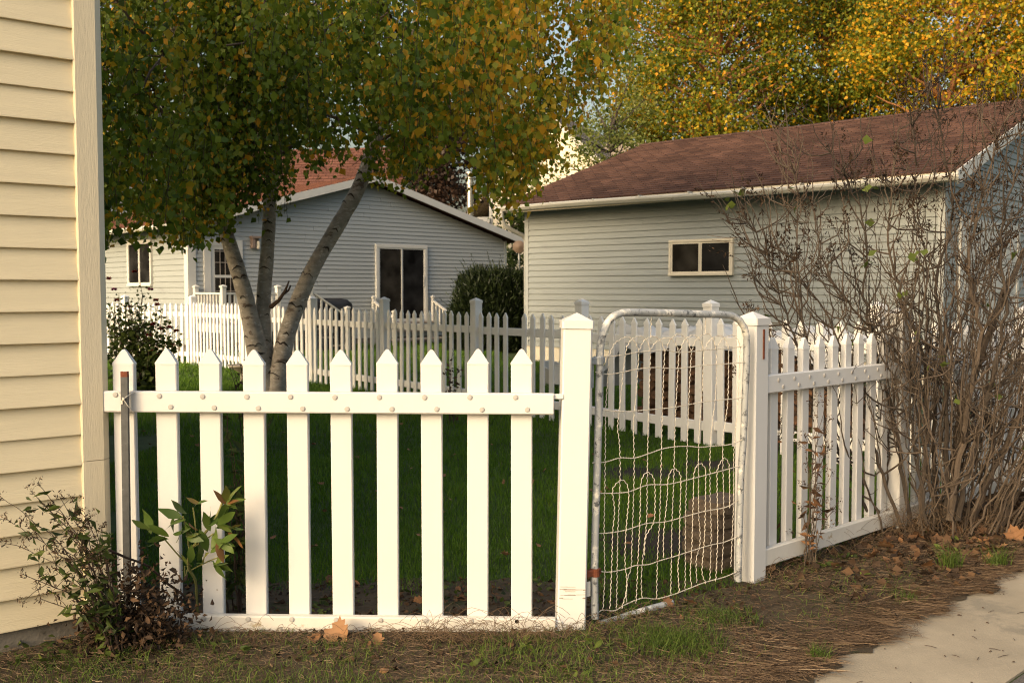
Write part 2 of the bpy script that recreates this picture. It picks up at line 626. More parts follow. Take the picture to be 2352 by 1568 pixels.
# ================================================================== buildings
def siding(name, x0, x1, z0, z1, ex, mat, parent, mtx=None, clip=None, seed=0, lip=.021, panel=3.6, xoff=0):
    """lapped boards in local space: x along the wall, outward is -y; clip(z)->(xa,xb) for gables"""
    r = random.Random(seed)
    mb = MB()
    z = z0
    while z < z1 - .005:
        zt = min(z + ex, z1)
        a0, b0 = clip(z) if clip else (x0, x1)
        a1, b1 = clip(zt) if clip else (x0, x1)
        if b0 - a0 < .05: break
        if b1 - a1 < .02: a1 = b1 = (a1 + b1) / 2
        cuts = [a0]
        x = a0 + r.uniform(.4, 1) * panel
        while x < b0 - .5:
            cuts.append(x); x += panel * r.uniform(.85, 1.15)
        cuts.append(b0)
        for i in range(len(cuts) - 1):
            xa, xb = cuts[i] + (.0015 if i else 0), cuts[i + 1] - (.0015 if i < len(cuts) - 2 else 0)
            dy = (i % 2) * .0035
            ta = a1 if i == 0 else min(max(xa, a1), b1)
            tb = b1 if i == len(cuts) - 2 else max(min(xb, b1), a1)
            w1 = r.uniform(-.001, .001)
            lo, mi, hi = -lip - dy + w1, -lip * .82 - dy + w1, -.002 - dy
            zm = z + .004
            vs = [(xa, 0, z), (xb, 0, z), (xb, lo, z), (xa, lo, z), (xb, lo, zm), (xa, lo, zm), (tb, hi, zt), (ta, hi, zt), (xa, 0, zm), (ta, 0, zt), (xb, 0, zm), (tb, 0, zt)]
            mb.add(vs, [(0, 1, 2, 3), (3, 2, 4, 5), (5, 4, 6, 7), (5, 7, 9, 8), (4, 10, 11, 6)])
        z = zt
    return put(name, mb.mesh(name), mat, parent, mtx=mtx)


def mat_axes(o, x, y, z):
    m = Matrix.Identity(4)
    for i, a in enumerate((x, y, z)):
        for k in range(3): m[k][i] = a[k]
    for k in range(3): m[k][3] = o[k]
    return m


def roof_slope(name, L, W, mat, parent, mtx, seed=0, course=.17, th=.10):
    r = random.Random(seed)
    mb = MB()
    y = -.02
    while y < W:
        yt = min(y + course, W)
        e = r.uniform(-.003, .003)
        mb.add([(0, y + e, -.01), (L, y - e, -.01), (L, y - e, .020), (0, y + e, .020), (L, yt + .01, .002), (0, yt + .01, .002)],
               [(0, 1, 2, 3), (3, 2, 4, 5)])
        y = yt
    mb.add([(0, 0, -th), (L, 0, -th), (L, W, -th), (0, W, -th), (0, 0, -.012), (L, 0, -.012), (L, W, -.012), (0, W, -.012)],
           [(0, 3, 2, 1), (0, 1, 5, 4), (1, 2, 6, 5), (2, 3, 7, 6), (3, 0, 4, 7)])
    mb.add([(0, -.02, -.012), (0, W, -.012), (0, W, .006), (0, -.02, .010)], [(0, 1, 2, 3)])
    mb.add([(L, -.02, -.012), (L, W, -.012), (L, W, .006), (L, -.02, .010)], [(3, 2, 1, 0)])
    return put(name, mb.mesh(name), mat, parent, mtx=mtx)


def window(parent, x0, x1, z0, z1, mtx=None, frame='trim_white', bars=1, fw=.05, label=None, glass=('glass', 'glass'), proud=.075, sashes=True):
    """framed window on a wall: local x along, outward -y"""
    mb = MB()
    mb.cbox(x0 - fw, x1 + fw, -proud, .0, z1, z1 + fw, .006, 0)
    mb.cbox(x0 - fw, x1 + fw, -proud - .012, .0, z0 - fw, z0, .006, 0)
    mb.cbox(x0 - fw, x0, -proud, .0, z0, z1, .006)
    mb.cbox(x1, x1 + fw, -proud, .0, z0, z1, .006)
    o = put('window', mb.mesh('window'), frame, parent, mtx=mtx)
    n = bars + 1
    w = (x1 - x0) / n
    for i in range(n):
        a, b = x0 + i * w, x0 + (i + 1) * w
        s = MB(); k = .028
        yy = -.066 if i % 2 == 0 else -.056
        s.box(a, b, yy, -.030, z0, z0 + k); s.box(a, b, yy, -.030, z1 - k, z1)
        s.box(a, a + k, yy, -.030, z0 + k, z1 - k); s.box(b - k, b, yy, -.030, z0 + k, z1 - k)
        put('sash', s.mesh('sash'), frame, o)
        g = MB().add([(a + k, -.044, z0 + k), (b - k, -.044, z0 + k), (b - k, -.044, z1 - k), (a + k, -.044, z1 - k)], [(0, 1, 2, 3)])
        put('pane', g.mesh('pane'), glass[i % len(glass)], o)
    return o


# ---- garage with the long brown roof
GP = Vector((.28, 19.9, 0)); GD = Vector((.746, -.666, 0)).normalized()
grz = math.atan2(GD.y, GD.x)
GL, GB, GE, GR = 8.04, 9.0, 2.98, 4.62       # length, depth, eave and ridge height of the wall plane
gar = empty('garage', GP, grz, 'pale grey-green clapboard garage with a long brown shingle roof and one sliding window', 'garage')
GN = Vector((GD.y, -GD.x, 0))


def gl(u, v, off=0):
    p = HP(u, v, GP, GN) - GP
    return p.dot(GD), p.z


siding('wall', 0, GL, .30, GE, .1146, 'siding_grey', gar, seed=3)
def gclip(z):
    if z <= GE: return (0, GB)
    k = (z - GE) / (GR - GE) * GB / 2
    return (k, GB - k)
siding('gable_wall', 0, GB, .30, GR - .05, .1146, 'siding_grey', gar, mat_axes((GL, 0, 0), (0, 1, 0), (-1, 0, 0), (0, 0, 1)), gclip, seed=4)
b = MB().box(.03, GL - .03, .03, GB - .03, .2, GE)
b.prism([(.03, GE), (GB - .03, GE), (GB / 2, GR - .04)], 0, .03, GL - .03)
put('wall_core', b.mesh('wall_core'), 'dark_void', gar)
put('foundation', MB().box(.02, GL - .02, -.004, GB, -.1, .30).mesh('foundation'), 'wood_cream', gar)
for x in (0, GL):
    b = MB()
    if x == 0: b.box(-.012, .075, -.022, -.0, .30, GE); b.box(-.022, -.0, -.022, .09, .30, GE)
    else: b.box(GL - .075, GL + .024, -.024, -.0, .30, GE); b.box(GL + .002, GL + .024, .0, .09, .30, GE)
    put('corner_board', b.mesh('corner_board'), 'trim_grey', gar)
ov, oe = .42, .30
rise = GR + .12 - (GE + .05)
run = GB / 2 + ov
al = math.atan2(rise, run); W = math.hypot(rise, run)
ez = GE + .10 - ov * math.tan(al) * 0
rf = roof_slope('roof', GL + 2 * oe, W, 'shingle_brown', gar, mat_axes((-oe, -ov, ez), (1, 0, 0), (0, math.cos(al), math.sin(al)), (0, -math.sin(al), math.cos(al))), 5)
roof_slope('roof', GL + 2 * oe, W, 'shingle_brown', gar, mat_axes((GL + oe, GB + ov, ez), (-1, 0, 0), (0, -math.cos(al), math.sin(al)), (0, math.sin(al), math.cos(al))), 6)
rz_ = ez + rise
b = MB().prism([(GB / 2 - .14, rz_ - .035), (GB / 2, rz_ + .012), (GB / 2 + .14, rz_ - .035), (GB / 2 + .14, rz_ - .02), (GB / 2, rz_ + .03), (GB / 2 - .14, rz_ - .02)], 0, -oe - .02, GL + oe + .02)
put('ridge_cap', b.mesh('ridge_cap'), 'shingle_brown', gar)
b = MB().box(-oe, GL + oe, -ov + .015, -.001, GE + .0, GE + .02)
put('soffit', b.mesh('soffit'), 'soffit_dark', gar)
put('fascia', MB().box(-oe, GL + oe, -ov - .004, -ov + .014, ez - .16, ez - .02).mesh('fascia'), 'wood_cream', gar)
# gutter: a half-open trough, a little out of level, with brackets
b = MB()
prof = [(-.10, 0), (-.115, -.02), (-.11, -.05), (-.075, -.095), (0, -.10), (0, -.09), (-.07, -.085), (-.098, -.05), (-.10, -.012)]
NSEG = 16
for i in range(NSEG):
    xa = -oe - .05 + (GL + 2 * oe + .1) * i / NSEG; xb = -oe - .05 + (GL + 2 * oe + .1) * (i + 1) / NSEG
    dz = lambda x: ez - .035 + .012 * math.sin(x * .9) - .006 * x * .5
    ring = lambda x: [(x, -ov - .006 + p, dz(x) + q) for p, q in prof]
    n = len(prof)
    b.add(ring(xa) + ring(xb), [(k, (k + 1) % n, (k + 1) % n + n, k + n) for k in range(n)])
b.add([(-oe - .05, -ov - .006 + p, ez - .035 + q) for p, q in prof], [tuple(range(len(prof)))])
g = put('gutter', b.mesh('gutter'), 'gutter', gar)
for i in range(9):
    x = -oe + .35 + i * 1.0
    put('gutter_bracket', MB().box(x, x + .03, -ov - .128, -ov - .0, ez - .05, ez - .02).mesh('gutter_bracket'), 'gutter', g)
pts = [(-.22, -ov - .06, ez - .13), (-.22, -ov - .06, ez - .26), (-.20, -ov + .0, ez - .40), (-.12, -.2, ez - .52), (-.06, -.03, ez - .58), (-.06, .06, ez - .70), (-.06, .07, .2)]
sm = put('downspout', MB().tube(pts, .042, 8).mesh('downspout'), 'gutter', g); smooth(sm, 60)
# window
x0, z0 = gl(1545, 628); x1, z1 = gl(1682, 553)
window(gar, x0, x1, z0, z1, frame='wood_cream', glass=('glass_screen', 'glass'), fw=.045)
# gable end: rake boards, overhead door
for sgn in (0, 1):
    c_, s_ = math.cos(al), math.sin(al)
    if sgn == 0: m = mat_axes((GL + oe + .004, -ov, ez), (0, c_, s_), (-1, 0, 0), (0, -s_, c_))
    else: m = mat_axes((GL + oe + .004, GB + ov, ez), (0, -c_, s_), (-1, 0, 0), (0, s_, c_))
    put('rake_board', MB().box(-.02, W - .004, -.02, .012, -.19, .0).mesh('rake_board'), 'trim_white', gar, mtx=m)
gm = mat_axes((GL, 0, 0), (0, 1, 0), (-1, 0, 0), (0, 0, 1))
b = MB(); dx0, dx1, dz1 = .75, 3.6, 2.38
for i in range(4):
    za = .1 + i * (dz1 - .1) / 4
    b.cbox(dx0, dx1, -.035, -.001, za + .012, za + (dz1 - .1) / 4 - .004, .008, 0)
    for k in range(4):
        xa = dx0 + .12 + k * (dx1 - dx0 - .1) / 4
        b.cbox(xa, xa + .5, -.045, -.036, za + .12, za + .42, .006, 0)
gd = put('overhead_door', b.mesh('overhead_door'), 'trim_white', gar, mtx=gm)
b = MB().box(dx0 - .12, dx0, -.05, -.001, .05, dz1); b.box(dx1, dx1 + .12, -.05, -.001, .05, dz1); b.box(dx0 - .12, dx1 + .12, -.05, -.001, dz1, dz1 + .12)
put('door_frame', b.mesh('door_frame'), 'trim_white', gd)

# ---- grey gabled house
HP0 = Vector((-7.13, 22.0, 0)); HDx = Vector((.731, .682, 0)).normalized()
hrz = math.atan2(HDx.y, HDx.x)
HW, HL, HE, HR = 9.5, 12.0, 2.80, 4.12
hou = empty('gabled_house', HP0, hrz, 'pale grey clapboard house with a wide white-edged gable and sliding glass door', 'house')
HN = Vector((HDx.y, -HDx.x, 0))


def hl(u, v):
    p = HP(u, v, HP0, HN) - HP0
    return p.dot(HDx), p.z


def hclip(z):
    if z <= HE: return (0, HW)
    k = (z - HE) / (HR - HE) * HW / 2
    return (k, HW - k)
siding('gable_wall', 0, HW, .20, HR - .04, .1016, 'siding_house', hou, None, hclip, 11)
lm = mat_axes((0, HL, 0), (0, -1, 0), (1, 0, 0), (0, 0, 1))       # left wall: x runs from the far end to the corner
siding('side_wall', 0, HL, .20, HE, .127, 'siding_grey', hou, lm, None, 12)  # darker than the gable siding, colour lowered to offset direct sun on this wall
b = MB().box(.03, HW - .03, .03, HL, .1, HE)
b.prism([(.03, HE), (HW - .03, HE), (HW / 2, HR - .05)], 1, .03, HL - .03)
put('wall_core', b.mesh('wall_core'), 'dark_void', hou)
put('foundation', MB().box(.02, HW - .02, .0, HL - .1, -.1, .20).mesh('foundation'), 'concrete_old', hou)
b = MB().box(-.03, .16, -.03, -.0, .2, HE); b.box(-.03, -.0, -.0, .16, .2, HE)
put('corner_board', b.mesh('corner_board'), 'trim_white', hou)
b = MB().box(HW - .06, HW + .02, -.025, -.0, .2, HE); b.box(HW, HW + .02, 0, .08, .2, HE)
put('corner_board', b.mesh('corner_board'), 'trim_grey', hou)
hov, hoe = .45, .35
hrun = HW / 2 + hov; hrise = HR - HE + .10
ha = math.atan2(hrise, hrun); hWd = math.hypot(hrise, hrun); hez = HE + .06
c_, s_ = math.cos(ha), math.sin(ha)
roof_slope('roof', HL + 2 * hoe, hWd, 'shingle_red', hou, mat_axes((-hov, HL + hoe, hez), (0, -1, 0), (c_, 0, s_), (-s_, 0, c_)), 7)
roof_slope('roof', HL + 2 * hoe, hWd, 'shingle_red', hou, mat_axes((HW + hov, -hoe, hez), (0, 1, 0), (-c_, 0, s_), (s_, 0, c_)), 8)
put('rake_board', MB().box(-.02, hWd - .003, -.02, .012, -.17, .004).mesh('rake_board'), 'trim_white', hou, mtx=mat_axes((-hov, -hoe - .004, hez), (c_, 0, s_), (0, 1, 0), (-s_, 0, c_)))
put('rake_board', MB().box(-hWd + .003, .02, -.02, .012, -.17, .004).mesh('rake_board'), 'trim_white', hou, mtx=mat_axes((HW + hov, -hoe - .004, hez), (c_, 0, -s_), (0, 1, 0), (s_, 0, c_)))
b = MB().prism([(-hov - .11, hez - .02), (-hov - .11, hez - .07), (-hov - .07, hez - .12), (-hov, hez - .12), (-hov, hez - .02)][::-1], 1, -hoe, HL + hoe)
put('gutter', b.mesh('gutter'), 'trim_white', hou)
put('soffit', MB().box(-hov + .01, -.0, -hoe + .02, HL, HE - .02, HE - .005).mesh('soffit'), 'soffit_dark', hou)
# left window on the side wall (plane through the corner along the side direction)
SD = Vector((-HDx.y, HDx.x, 0)); SN = Vector((-HDx.x, -HDx.y, 0))
def sl(u, v):
    p = HP(u, v, HP0, SN) - HP0
    return HL - p.dot(SD), p.z
x0, z0 = sl(301, 652); x1, z1 = sl(349, 556)
window(hou, x0, x1, z0, z1, lm, fw=.06)
# sliding glass door
x0, z0 = hl(868, 735); x1, z1 = hl(972, 572)
sd = window(hou, x0, x1, z0, z1, fw=.09, glass=('glass_screen', 'glass'))
sd.name = 'sliding_door'
b = MB().tube([(x1 - .03, -.03, z0 + .85), (x1 - .03, -.07, z0 + .87), (x1 - .03, -.07, z0 + 1.13), (x1 - .03, -.03, z0 + 1.15)], .014, 6)
put('handle', b.mesh('handle'), 'trim_white', sd)
SDX0, SDX1, SDZ = x0, x1, z0
# storm door on the left of the gable
x0, z0 = hl(484, 728); x1, z1 = hl(542, 566)
b = MB().box(x0 - .16, x0, -.05, -.001, z0 - .1, z1 + .14); b.box(x1, x1 + .14, -.05, -.001, z0 - .1, z1 + .14); b.box(x0, x1, -.05, -.001, z1, z1 + .14)
do = put('door', MB().box(x0, x1, -.03, -.001, z0 - .1, z1).mesh('door'), 'trim_white', hou)
put('door_frame', b.mesh('door_frame'), 'trim_white', do)
gx0, gx1, gz0, gz1 = x0 + .10, x1 - .04, z0 + .05, z1 - .08
put('pane', MB().box(gx0, gx1, -.034, -.0305, gz0, gz1).mesh('pane'), 'glass_screen', do)
b = MB().box(gx0, gx1, -.046, -.0345, (gz0 + gz1) / 2 + .1, (gz0 + gz1) / 2 + .16)
put('door_rail', b.mesh('door_rail'), 'trim_white', do)
b = MB()
for k in range(1, 4):
    xx = gx0 + (gx1 - gx0) * k / 4; b.box(xx - .008, xx + .008, -.042, -.0345, gz0 + .05, gz1)
for zz in (gz0 + .25, gz0 + .52, gz1 - .3, gz1 - .05): b.box(gx0, gx1, -.039, -.0345, zz, zz + .016)
put('muntin', b.mesh('muntin'), 'wood_deck', do)
DX0, DZ = x0, z0
# porch lamp
x0, z0 = hl(576, 570); x1, z1 = hl(590, 548)
b = MB().box(x0 - .04, x1 + .04, -.16, -.001, z1, z1 + .05); b.box(x0 - .02, x0 + .05, -.13, -.001, z0, z1)
b.box(x0 + .05, x1 + .02, -.05, -.001, z0 + .02, z1)
pl = put('porch_lamp', b.mesh('porch_lamp'), 'copper_lamp', hou)
put('lamp_glass', MB().lathe([(.03, 0), (.045, .02), (.045, .16), (.035, .18)], (x1 - .02, -.10, z0 - .02), 10).mesh('lamp_glass'), 'wood_cream', pl)
# metal flue on the right slope
b = MB().lathe([(.10, 0), (.10, 1.35), (.13, 1.36), (.13, 1.42), (.10, 1.43), (.10, 1.50), (.17, 1.52), (.17, 1.56), (.09, 1.62), (.15, 1.68), (.15, 1.72), (.02, 1.80)], (0, 0, 0), 14)
fp = P(1080, 500, 30.5)
lp = Matrix.Rotation(-hrz, 4, 'Z') @ (fp - HP0)
fl = put('flue', b.mesh('flue'), 'steel', hou, (lp.x, lp.y, fp.z - .35)); smooth(fl, 40)

# ---- decks (things of their own, built in the house's frame)
def rail_run(parent, p, q, zb, zt, n, balu='baluster', mat='trim_white'):
    """sloped or level handrail between p and q (x,y) with balusters; zb/zt are pairs at p and q"""
    p, q = Vector(p), Vector(q)
    A, B = Vector((p.x, p.y, zt[0])), Vector((q.x, q.y, zt[1]))
    b = MB(); d = (B - A); w = Vector((-d.y, d.x, 0)).normalized() * .035; h = Vector((0, 0, .04))
    b.add([A - w, A + w, A + w + h, A - w + h, B - w, B + w, B + w + h, B - w + h], [(0, 3, 2, 1), (4, 5, 6, 7), (0, 1, 5, 4), (1, 2, 6, 5), (2, 3, 7, 6), (3, 0, 4, 7)])
    put('handrail', b.mesh('handrail'), mat, parent)
    for k in range(n):
        t = (k + .7) / (n + .4)
        c = p.lerp(q, t); z0 = zb[0] + (zb[1] - zb[0]) * t; z1 = zt[0] + (zt[1] - zt[0]) * t
        put(balu, MB().box(c.x - .018, c.x + .018, c.y - .018, c.y + .018, z0, z1).mesh(balu), mat, parent)


def post(parent, x, y, z0, z1, w=.10, mat='trim_white'):
    b = MB().cbox(x - w / 2, x + w / 2, y - w / 2, y + w / 2, z0, z1, .008)
    po = put('post', b.mesh('post'), mat, parent)
    k = w / 2 + .012
    b = MB().cbox(x - k, x + k, y - k, y + k, z1, z1 + .03, .006)
    b.add([(x - k, y - k, z1 + .03), (x + k, y - k, z1 + .03), (x + k, y + k, z1 + .03), (x - k, y + k, z1 + .03), (x, y, z1 + .06)], [(0, 1, 4), (1, 2, 4), (2, 3, 4), (3, 0, 4)])
    put('post_cap', b.mesh('post_cap'), mat, po)
    return po


dk = empty('deck', HP0, hrz, 'small white railed deck with steps below the storm door', 'deck')
fz = DZ - .1
dA, dB = DX0 - .45, DX0 + 1.7
b = MB()
for i in range(8): b.box(dA, dB, -1.45 + i * .18, -1.45 + i * .18 + .172, fz - .03, fz)
put('deck_boards', b.mesh('deck_boards'), 'wood_deck', dk)
b = MB().box(dA, dB, -1.46, -1.42, fz - .2, fz - .031); b.box(dA - .0, dA + .04, -1.42, -.05, fz - .2, fz - .031)
put('rim_board', b.mesh('rim_board'), 'trim_white', dk)
for (x, y) in ((dA + .05, -1.4), (dA + 1.35, -1.4), (dA + .05, -.12)): post(dk, x, y, 0, fz + .76)
rail_run(dk, (dA + .1, -1.4), (dA + 1.3, -1.4), (fz + .08, fz + .08), (fz + .61, fz + .61), 9)
rail_run(dk, (dA + .05, -1.35), (dA + .05, -.17), (fz + .08, fz + .08), (fz + .61, fz + .61), 8)
post(dk, dB + .02, -1.4, 0, fz + .76); post(dk, dB + 1.0, -1.4, 0, .98)
rail_run(dk, (dB + .07, -1.4), (dB + .95, -1.4), (fz + .1, .15), (fz + .63, .80), 6)
for i in range(3):
    put('step', MB().box(dB + .05 + i * .3, dB + .36 + i * .3, -1.35, -.1, fz - .2 - i * .2, fz - .16 - i * .2).mesh('step'), 'wood_deck', dk)

st = empty('door_steps', HP0, hrz, 'white railed wooden steps in front of the sliding glass door', 'steps')
sz = SDZ - .05
for i in range(3):
    put('step', MB().box(SDX0 - .15, SDX1 + .15, -.42 - i * .3, -.10 - i * .3, sz - .04 - i * .2, sz - i * .2).mesh('step'), 'wood_deck', st)
for x in (SDX0 - .22, SDX1 + .22):
    post(st, x, -.12, 0, sz + .62, .07); post(st, x, -1.0, 0, .86, .08)
    rail_run(st, (x, -.17), (x, -.95), (sz - .02, .15), (sz + .5, .72), 5)

# ---- yellow house at the left
yh = empty('yellow_house', HC - HD * 6.0, math.atan2(HD.y, HD.x), 'pale yellow clapboard house wall with a wide corner board at the left', 'house')
YE = .1222
z0 = P(188, 1402, 4.0).z
siding('wall', 2, 5.93, z0, z0 + YE * 40, YE, 'siding_yellow', yh, None, None, 21, .020, 5)
siding('side_wall', .07, 7, z0, z0 + YE * 40, YE, 'siding_yellow', yh, mat_axes((6, 0, 0), (0, 1, 0), (-1, 0, 0), (0, 0, 1)), None, 22, .014, 4)
zj = P(215, 1053, 4.0).z
ztop = z0 + YE * 40
cb = None
for za, zb in ((z0 - .015, zj - .0012), (zj + .0012, ztop)):
    b = MB()
    e = 0 if za < 1 else .0015
    b.prism([(5.912, -.002), (5.912, -.021 - e), (5.917, -.026 - e), (5.996 + e, -.026 - e), (6.026 + e, .004), (6.026 + e, .085), (6.02, .09), (6.001, .09), (6.001, -.002)][::-1], 2, za, zb)
    o = put('corner_board', b.mesh('corner_board'), 'corner_yellow', yh)
put('wall_core', MB().box(2.02, 5.98, .02, 7, .0, ztop).mesh('wall_core'), 'dark_void', yh)
put('foundation', MB().box(2, 5.99, -.004, 7, -.1, z0 - .004).mesh('foundation'), 'concrete_old', yh)
a = R(32); Wr = 4.2
put('roof', MB().prism([(-.4, ztop), (3.5, ztop + 2.4), (7.4, ztop), (7.4, ztop + .12), (3.5, ztop + 2.55), (-.4, ztop + .12)], 0, 1.7, 6.3).mesh('roof'), 'shingle_tan', yh)

# ---- cream sunlit house far behind and grey two-storey house behind the birch
def plain_house(name, origin, d, w, dep, eave, ridge, ex, wallm, roofm, label, gable_front=True, wins=()):
    d = Vector(d).normalized()
    h = empty(name, origin, math.atan2(d.y, d.x), label, 'house')
    def cl(z):
        if z <= eave: return (0, w)
        k = (z - eave) / (ridge - eave) * w / 2
        return (k, w - k)
    siding('gable_wall', 0, w, .3, ridge - .05, ex, wallm, h, None, cl, 31)
    siding('side_wall', 0, dep, .3, eave, ex, wallm, h, mat_axes((0, dep, 0), (0, -1, 0), (1, 0, 0), (0, 0, 1)), None, 32)
    siding('side_wall', 0, dep, .3, eave, ex, wallm, h, mat_axes((w, 0, 0), (0, 1, 0), (-1, 0, 0), (0, 0, 1)), None, 33)
    b = MB().box(.04, w - .04, .04, dep - .04, 0, eave); b.prism([(.04, eave), (w - .04, eave), (w / 2, ridge - .1)], 1, .04, dep - .04)
    put('wall_core', b.mesh('wall_core'), 'dark_void', h)
    for x in (0, w):
        b = MB().box(x - .08, x + .08, -.03, -.0, .3, eave); put('corner_board', b.mesh('corner_board'), 'trim_white', h)
    o = .4; run = w / 2 + o; ri = ridge - eave + .2; an = math.atan2(ri, run); ww = math.hypot(ri, run); c, s = math.cos(an), math.sin(an); e = eave
    roof_slope('roof', dep + 2 * o, ww, roofm, h, mat_axes((-o, dep + o, e), (0, -1, 0), (c, 0, s), (-s, 0, c)), 1, .2)
    roof_slope('roof', dep + 2 * o, ww, roofm, h, mat_axes((w + o, -o, e), (0, 1, 0), (-c, 0, s), (s, 0, c)), 2, .2)
    put('rake_board', MB().box(-.02, ww - .003, -.02, .03, -.22, .004).mesh('rake_board'), 'trim_white', h, mtx=mat_axes((-o, -o - .004, e), (c, 0, s), (0, 1, 0), (-s, 0, c)))
    put('rake_board', MB().box(-ww + .003, .02, -.02, .03, -.22, .004).mesh('rake_board'), 'trim_white', h, mtx=mat_axes((w + o, -o - .004, e), (c, 0, -s), (0, 1, 0), (s, 0, c)))
    for (a0, a1, b0, b1) in wins: window(h, a0, a1, b0, b1, fw=.10, bars=0)
    return h


fo = P(1128, 500, 44); fo.z = 0
fh = plain_house('cream_house', fo, (.92, -.39, 0), 5.0, 9, 6.6, 9.0, .115, 'siding_far', 'shingle_tan',
            'cream clapboard house glowing in low sun between the gabled house and the garage', wins=((3.2, 4.2, 4.4, 5.6),))
# its low side wing, lit roof towards the left
wg = MB(); wg.box(-1.15, -.01, .3, 4, .3, 4.45)
put('side_wing', wg.mesh('side_wing'), 'siding_far', fh)
put('wing_roof', MB().prism([(-1.5, 4.45), (-.01, 5.7), (-.01, 5.9), (-1.5, 4.6)], 1, -.1, 4.4).mesh('wing_roof'), 'shingle_tan', fh)
roof_slope('main_roof', 5.5, 4.2, 'shingle_tan', fh, mat_axes((3.4, .8, 5.6), (1, 0, 0), (0, .80, .60), (0, -.60, .80)), 3, .2)
put('main_wall', MB().box(4.98, 8.6, 1.0, 6, .3, 5.7).mesh('main_wall'), 'siding_far', fh)
put('wing_eave', MB().box(-1.5, .0, -.16, -.11, 4.38, 4.62).mesh('wing_eave'), 'trim_white', fh)

ro_ = P(868, 500, 36); ro_.z = 0
plain_house('red_roofed_house', ro_, (.16, .987, 0), 8.0, 11, 3.4, 6.9, .12, 'siding_left', 'shingle_red',
            'house showing only its red-brown roof above the left slope of the grey gabled house')
go = P(150, 500, 36); go.z = 0
plain_house('grey_house', go, (.80, .60, 0), 6.5, 9, 5.8, 8.4, .15, 'siding_left', 'shingle_brown',
            'tall blue-grey house half hidden behind the birch leaves at the left', wins=((2.6, 3.7, 3.9, 5.2), (4.8, 5.5, 3.9, 5.2)))

# ================================================================== fences
def picket_mesh(w, t, h, cap, z0=.02, c=.004):
    mb = MB()
    mb.cbox(-w / 2, w / 2, 0, t, z0, h - cap - .001, c)
    k = .0012
    hw, zt = w / 2 + k, h - cap
    mb.cbox(-hw, hw, -k, t + k, zt - .004, zt + .003, c)
    # pointed cap: sloping sides, rounded tip, leaning front and back faces
    prof = [(-hw, zt + .003), (hw, zt + .003), (w * .14, h - cap * .16), (w * .07, h - cap * .04), (0, h), (-w * .07, h - cap * .04), (-w * .14, h - cap * .16)]
    n = len(prof)
    def yy(z): return (z - zt) / cap * t * .30
    vs = [(x, -k + yy(z), z) for x, z in prof] + [(x, t + k - yy(z), z) for x, z in prof]
    fs = [tuple(range(n)), tuple(range(2 * n - 1, n - 1, -1))] + [((i + 1) % n, i, i + n, (i + 1) % n + n) for i in range(n)]
    mb.add(vs, fs)
    return mb.mesh('picket')


def post_meshes(w, h, ch=.006):
    b = MB().cbox(-w / 2, w / 2, -w / 2, w / 2, 0, h, ch)
    k = w / 2 + .006
    c = MB().cbox(-k, k, -k, k, h - .022, h + .010, .006)
    kk = k - .004
    c.add([(-kk, -kk, h + .010), (kk, -kk, h + .010), (kk, kk, h + .010), (-kk, kk, h + .010), (0, 0, h + .042)], [(0, 1, 4), (1, 2, 4), (2, 3, 4), (3, 0, 4)])
    return b.mesh('post'), c.mesh('post_cap')


PLUG = MB().lathe([(.0105, 0), (.0105, .0025), (.0085, .004), (.001, .0045)], n=14)
PLUG.xf(Matrix.Rotation(R(90), 4, 'X'))
PLUG_ME = PLUG.mesh('plug'); PLUG_ME.materials.append(MATS['plug'])
HOLE = MB().lathe([(.0085, 0), (.0085, .001)], n=12).xf(Matrix.Rotation(R(90), 4, 'X'))
HOLE_ME = HOLE.mesh('plug_hole'); HOLE_ME.materials.append(MATS['dark_void'])

# ---- front fence
ff = empty('picket_fence', (0, 4.0, 0), 0, 'nearest white picket fence, between the yellow house corner and the leaning gate post', 'picket fence')
ffl = lambda p: p - Vector((0, 4.0, 0))
pm = picket_mesh(.0865, .032, P(288, 801, 4.04).z, .061, .03)
pm.materials.append(MATS['vinyl'])
PX = [288, 386, 484.5, 584.5, 684.5, 785.5, 889, 992.5, 1096.5, 1198.5]
for i, u in enumerate(PX):
    x = P(u, 870, 4.04).x
    o = put('picket', pm, None, ff, (x, .022, rnd.uniform(-.003, .003)))
    o.rotation_euler = (0, R(rnd.uniform(-.18, .18)), 0)


RAILM = {}


def rail(parent, pa, pb, h, t, mat, name='rail', c=.005):
    """rail from pa to pb (its top front edge), front face at y=pa.y"""
    L = (pb - pa).length
    mb = MB().cbox(0, L, 0, t, -h, 0, c, 0)
    d = (pb - pa).normalized()
    m = mat_axes(pa, d, (0, 1, 0), Vector(d).cross(Vector((0, 1, 0))))
    o = put(name, mb.mesh(name), mat, parent, mtx=m)
    RAILM[o.name] = m
    return o


tl, tr = ffl(P(238, 897, 4.0)), ffl(P(1271, 903, 4.0))
bl, brr = ffl(P(246, 1408, 4.0)), ffl(P(1275, 1418, 4.0))
tl.y = tr.y = bl.y = brr.y = -.018
tl.x += .002
r1 = rail(ff, tl, tr, .085, .038, 'vinyl')
r2 = rail(ff, bl, brr, .088, .038, 'vinyl_soiled')
put('rail_tongue', MB().cbox(tr.x, tr.x + .04, -.004, .012, tr.z - .024, tr.z - .003, .003, 0).mesh('rail_tongue'), 'vinyl', ff)
put('rail_tongue', MB().cbox(brr.x, brr.x + .03, -.004, .012, brr.z - .060, brr.z - .012, .003, 0).mesh('rail_tongue'), 'vinyl', ff)
up_ = [(265, 906), (366, 909), (465, 910), (567, 911), (667, 911), (769, 912), (871, 912), (975, 912), (1079, 912), (1184, 912)]
lo_ = [(392, 934), (492, 936), (593, 937), (695, 938), (797, 939), (900, 939), (1003, 939), (1107, 940), (1211, 940)]
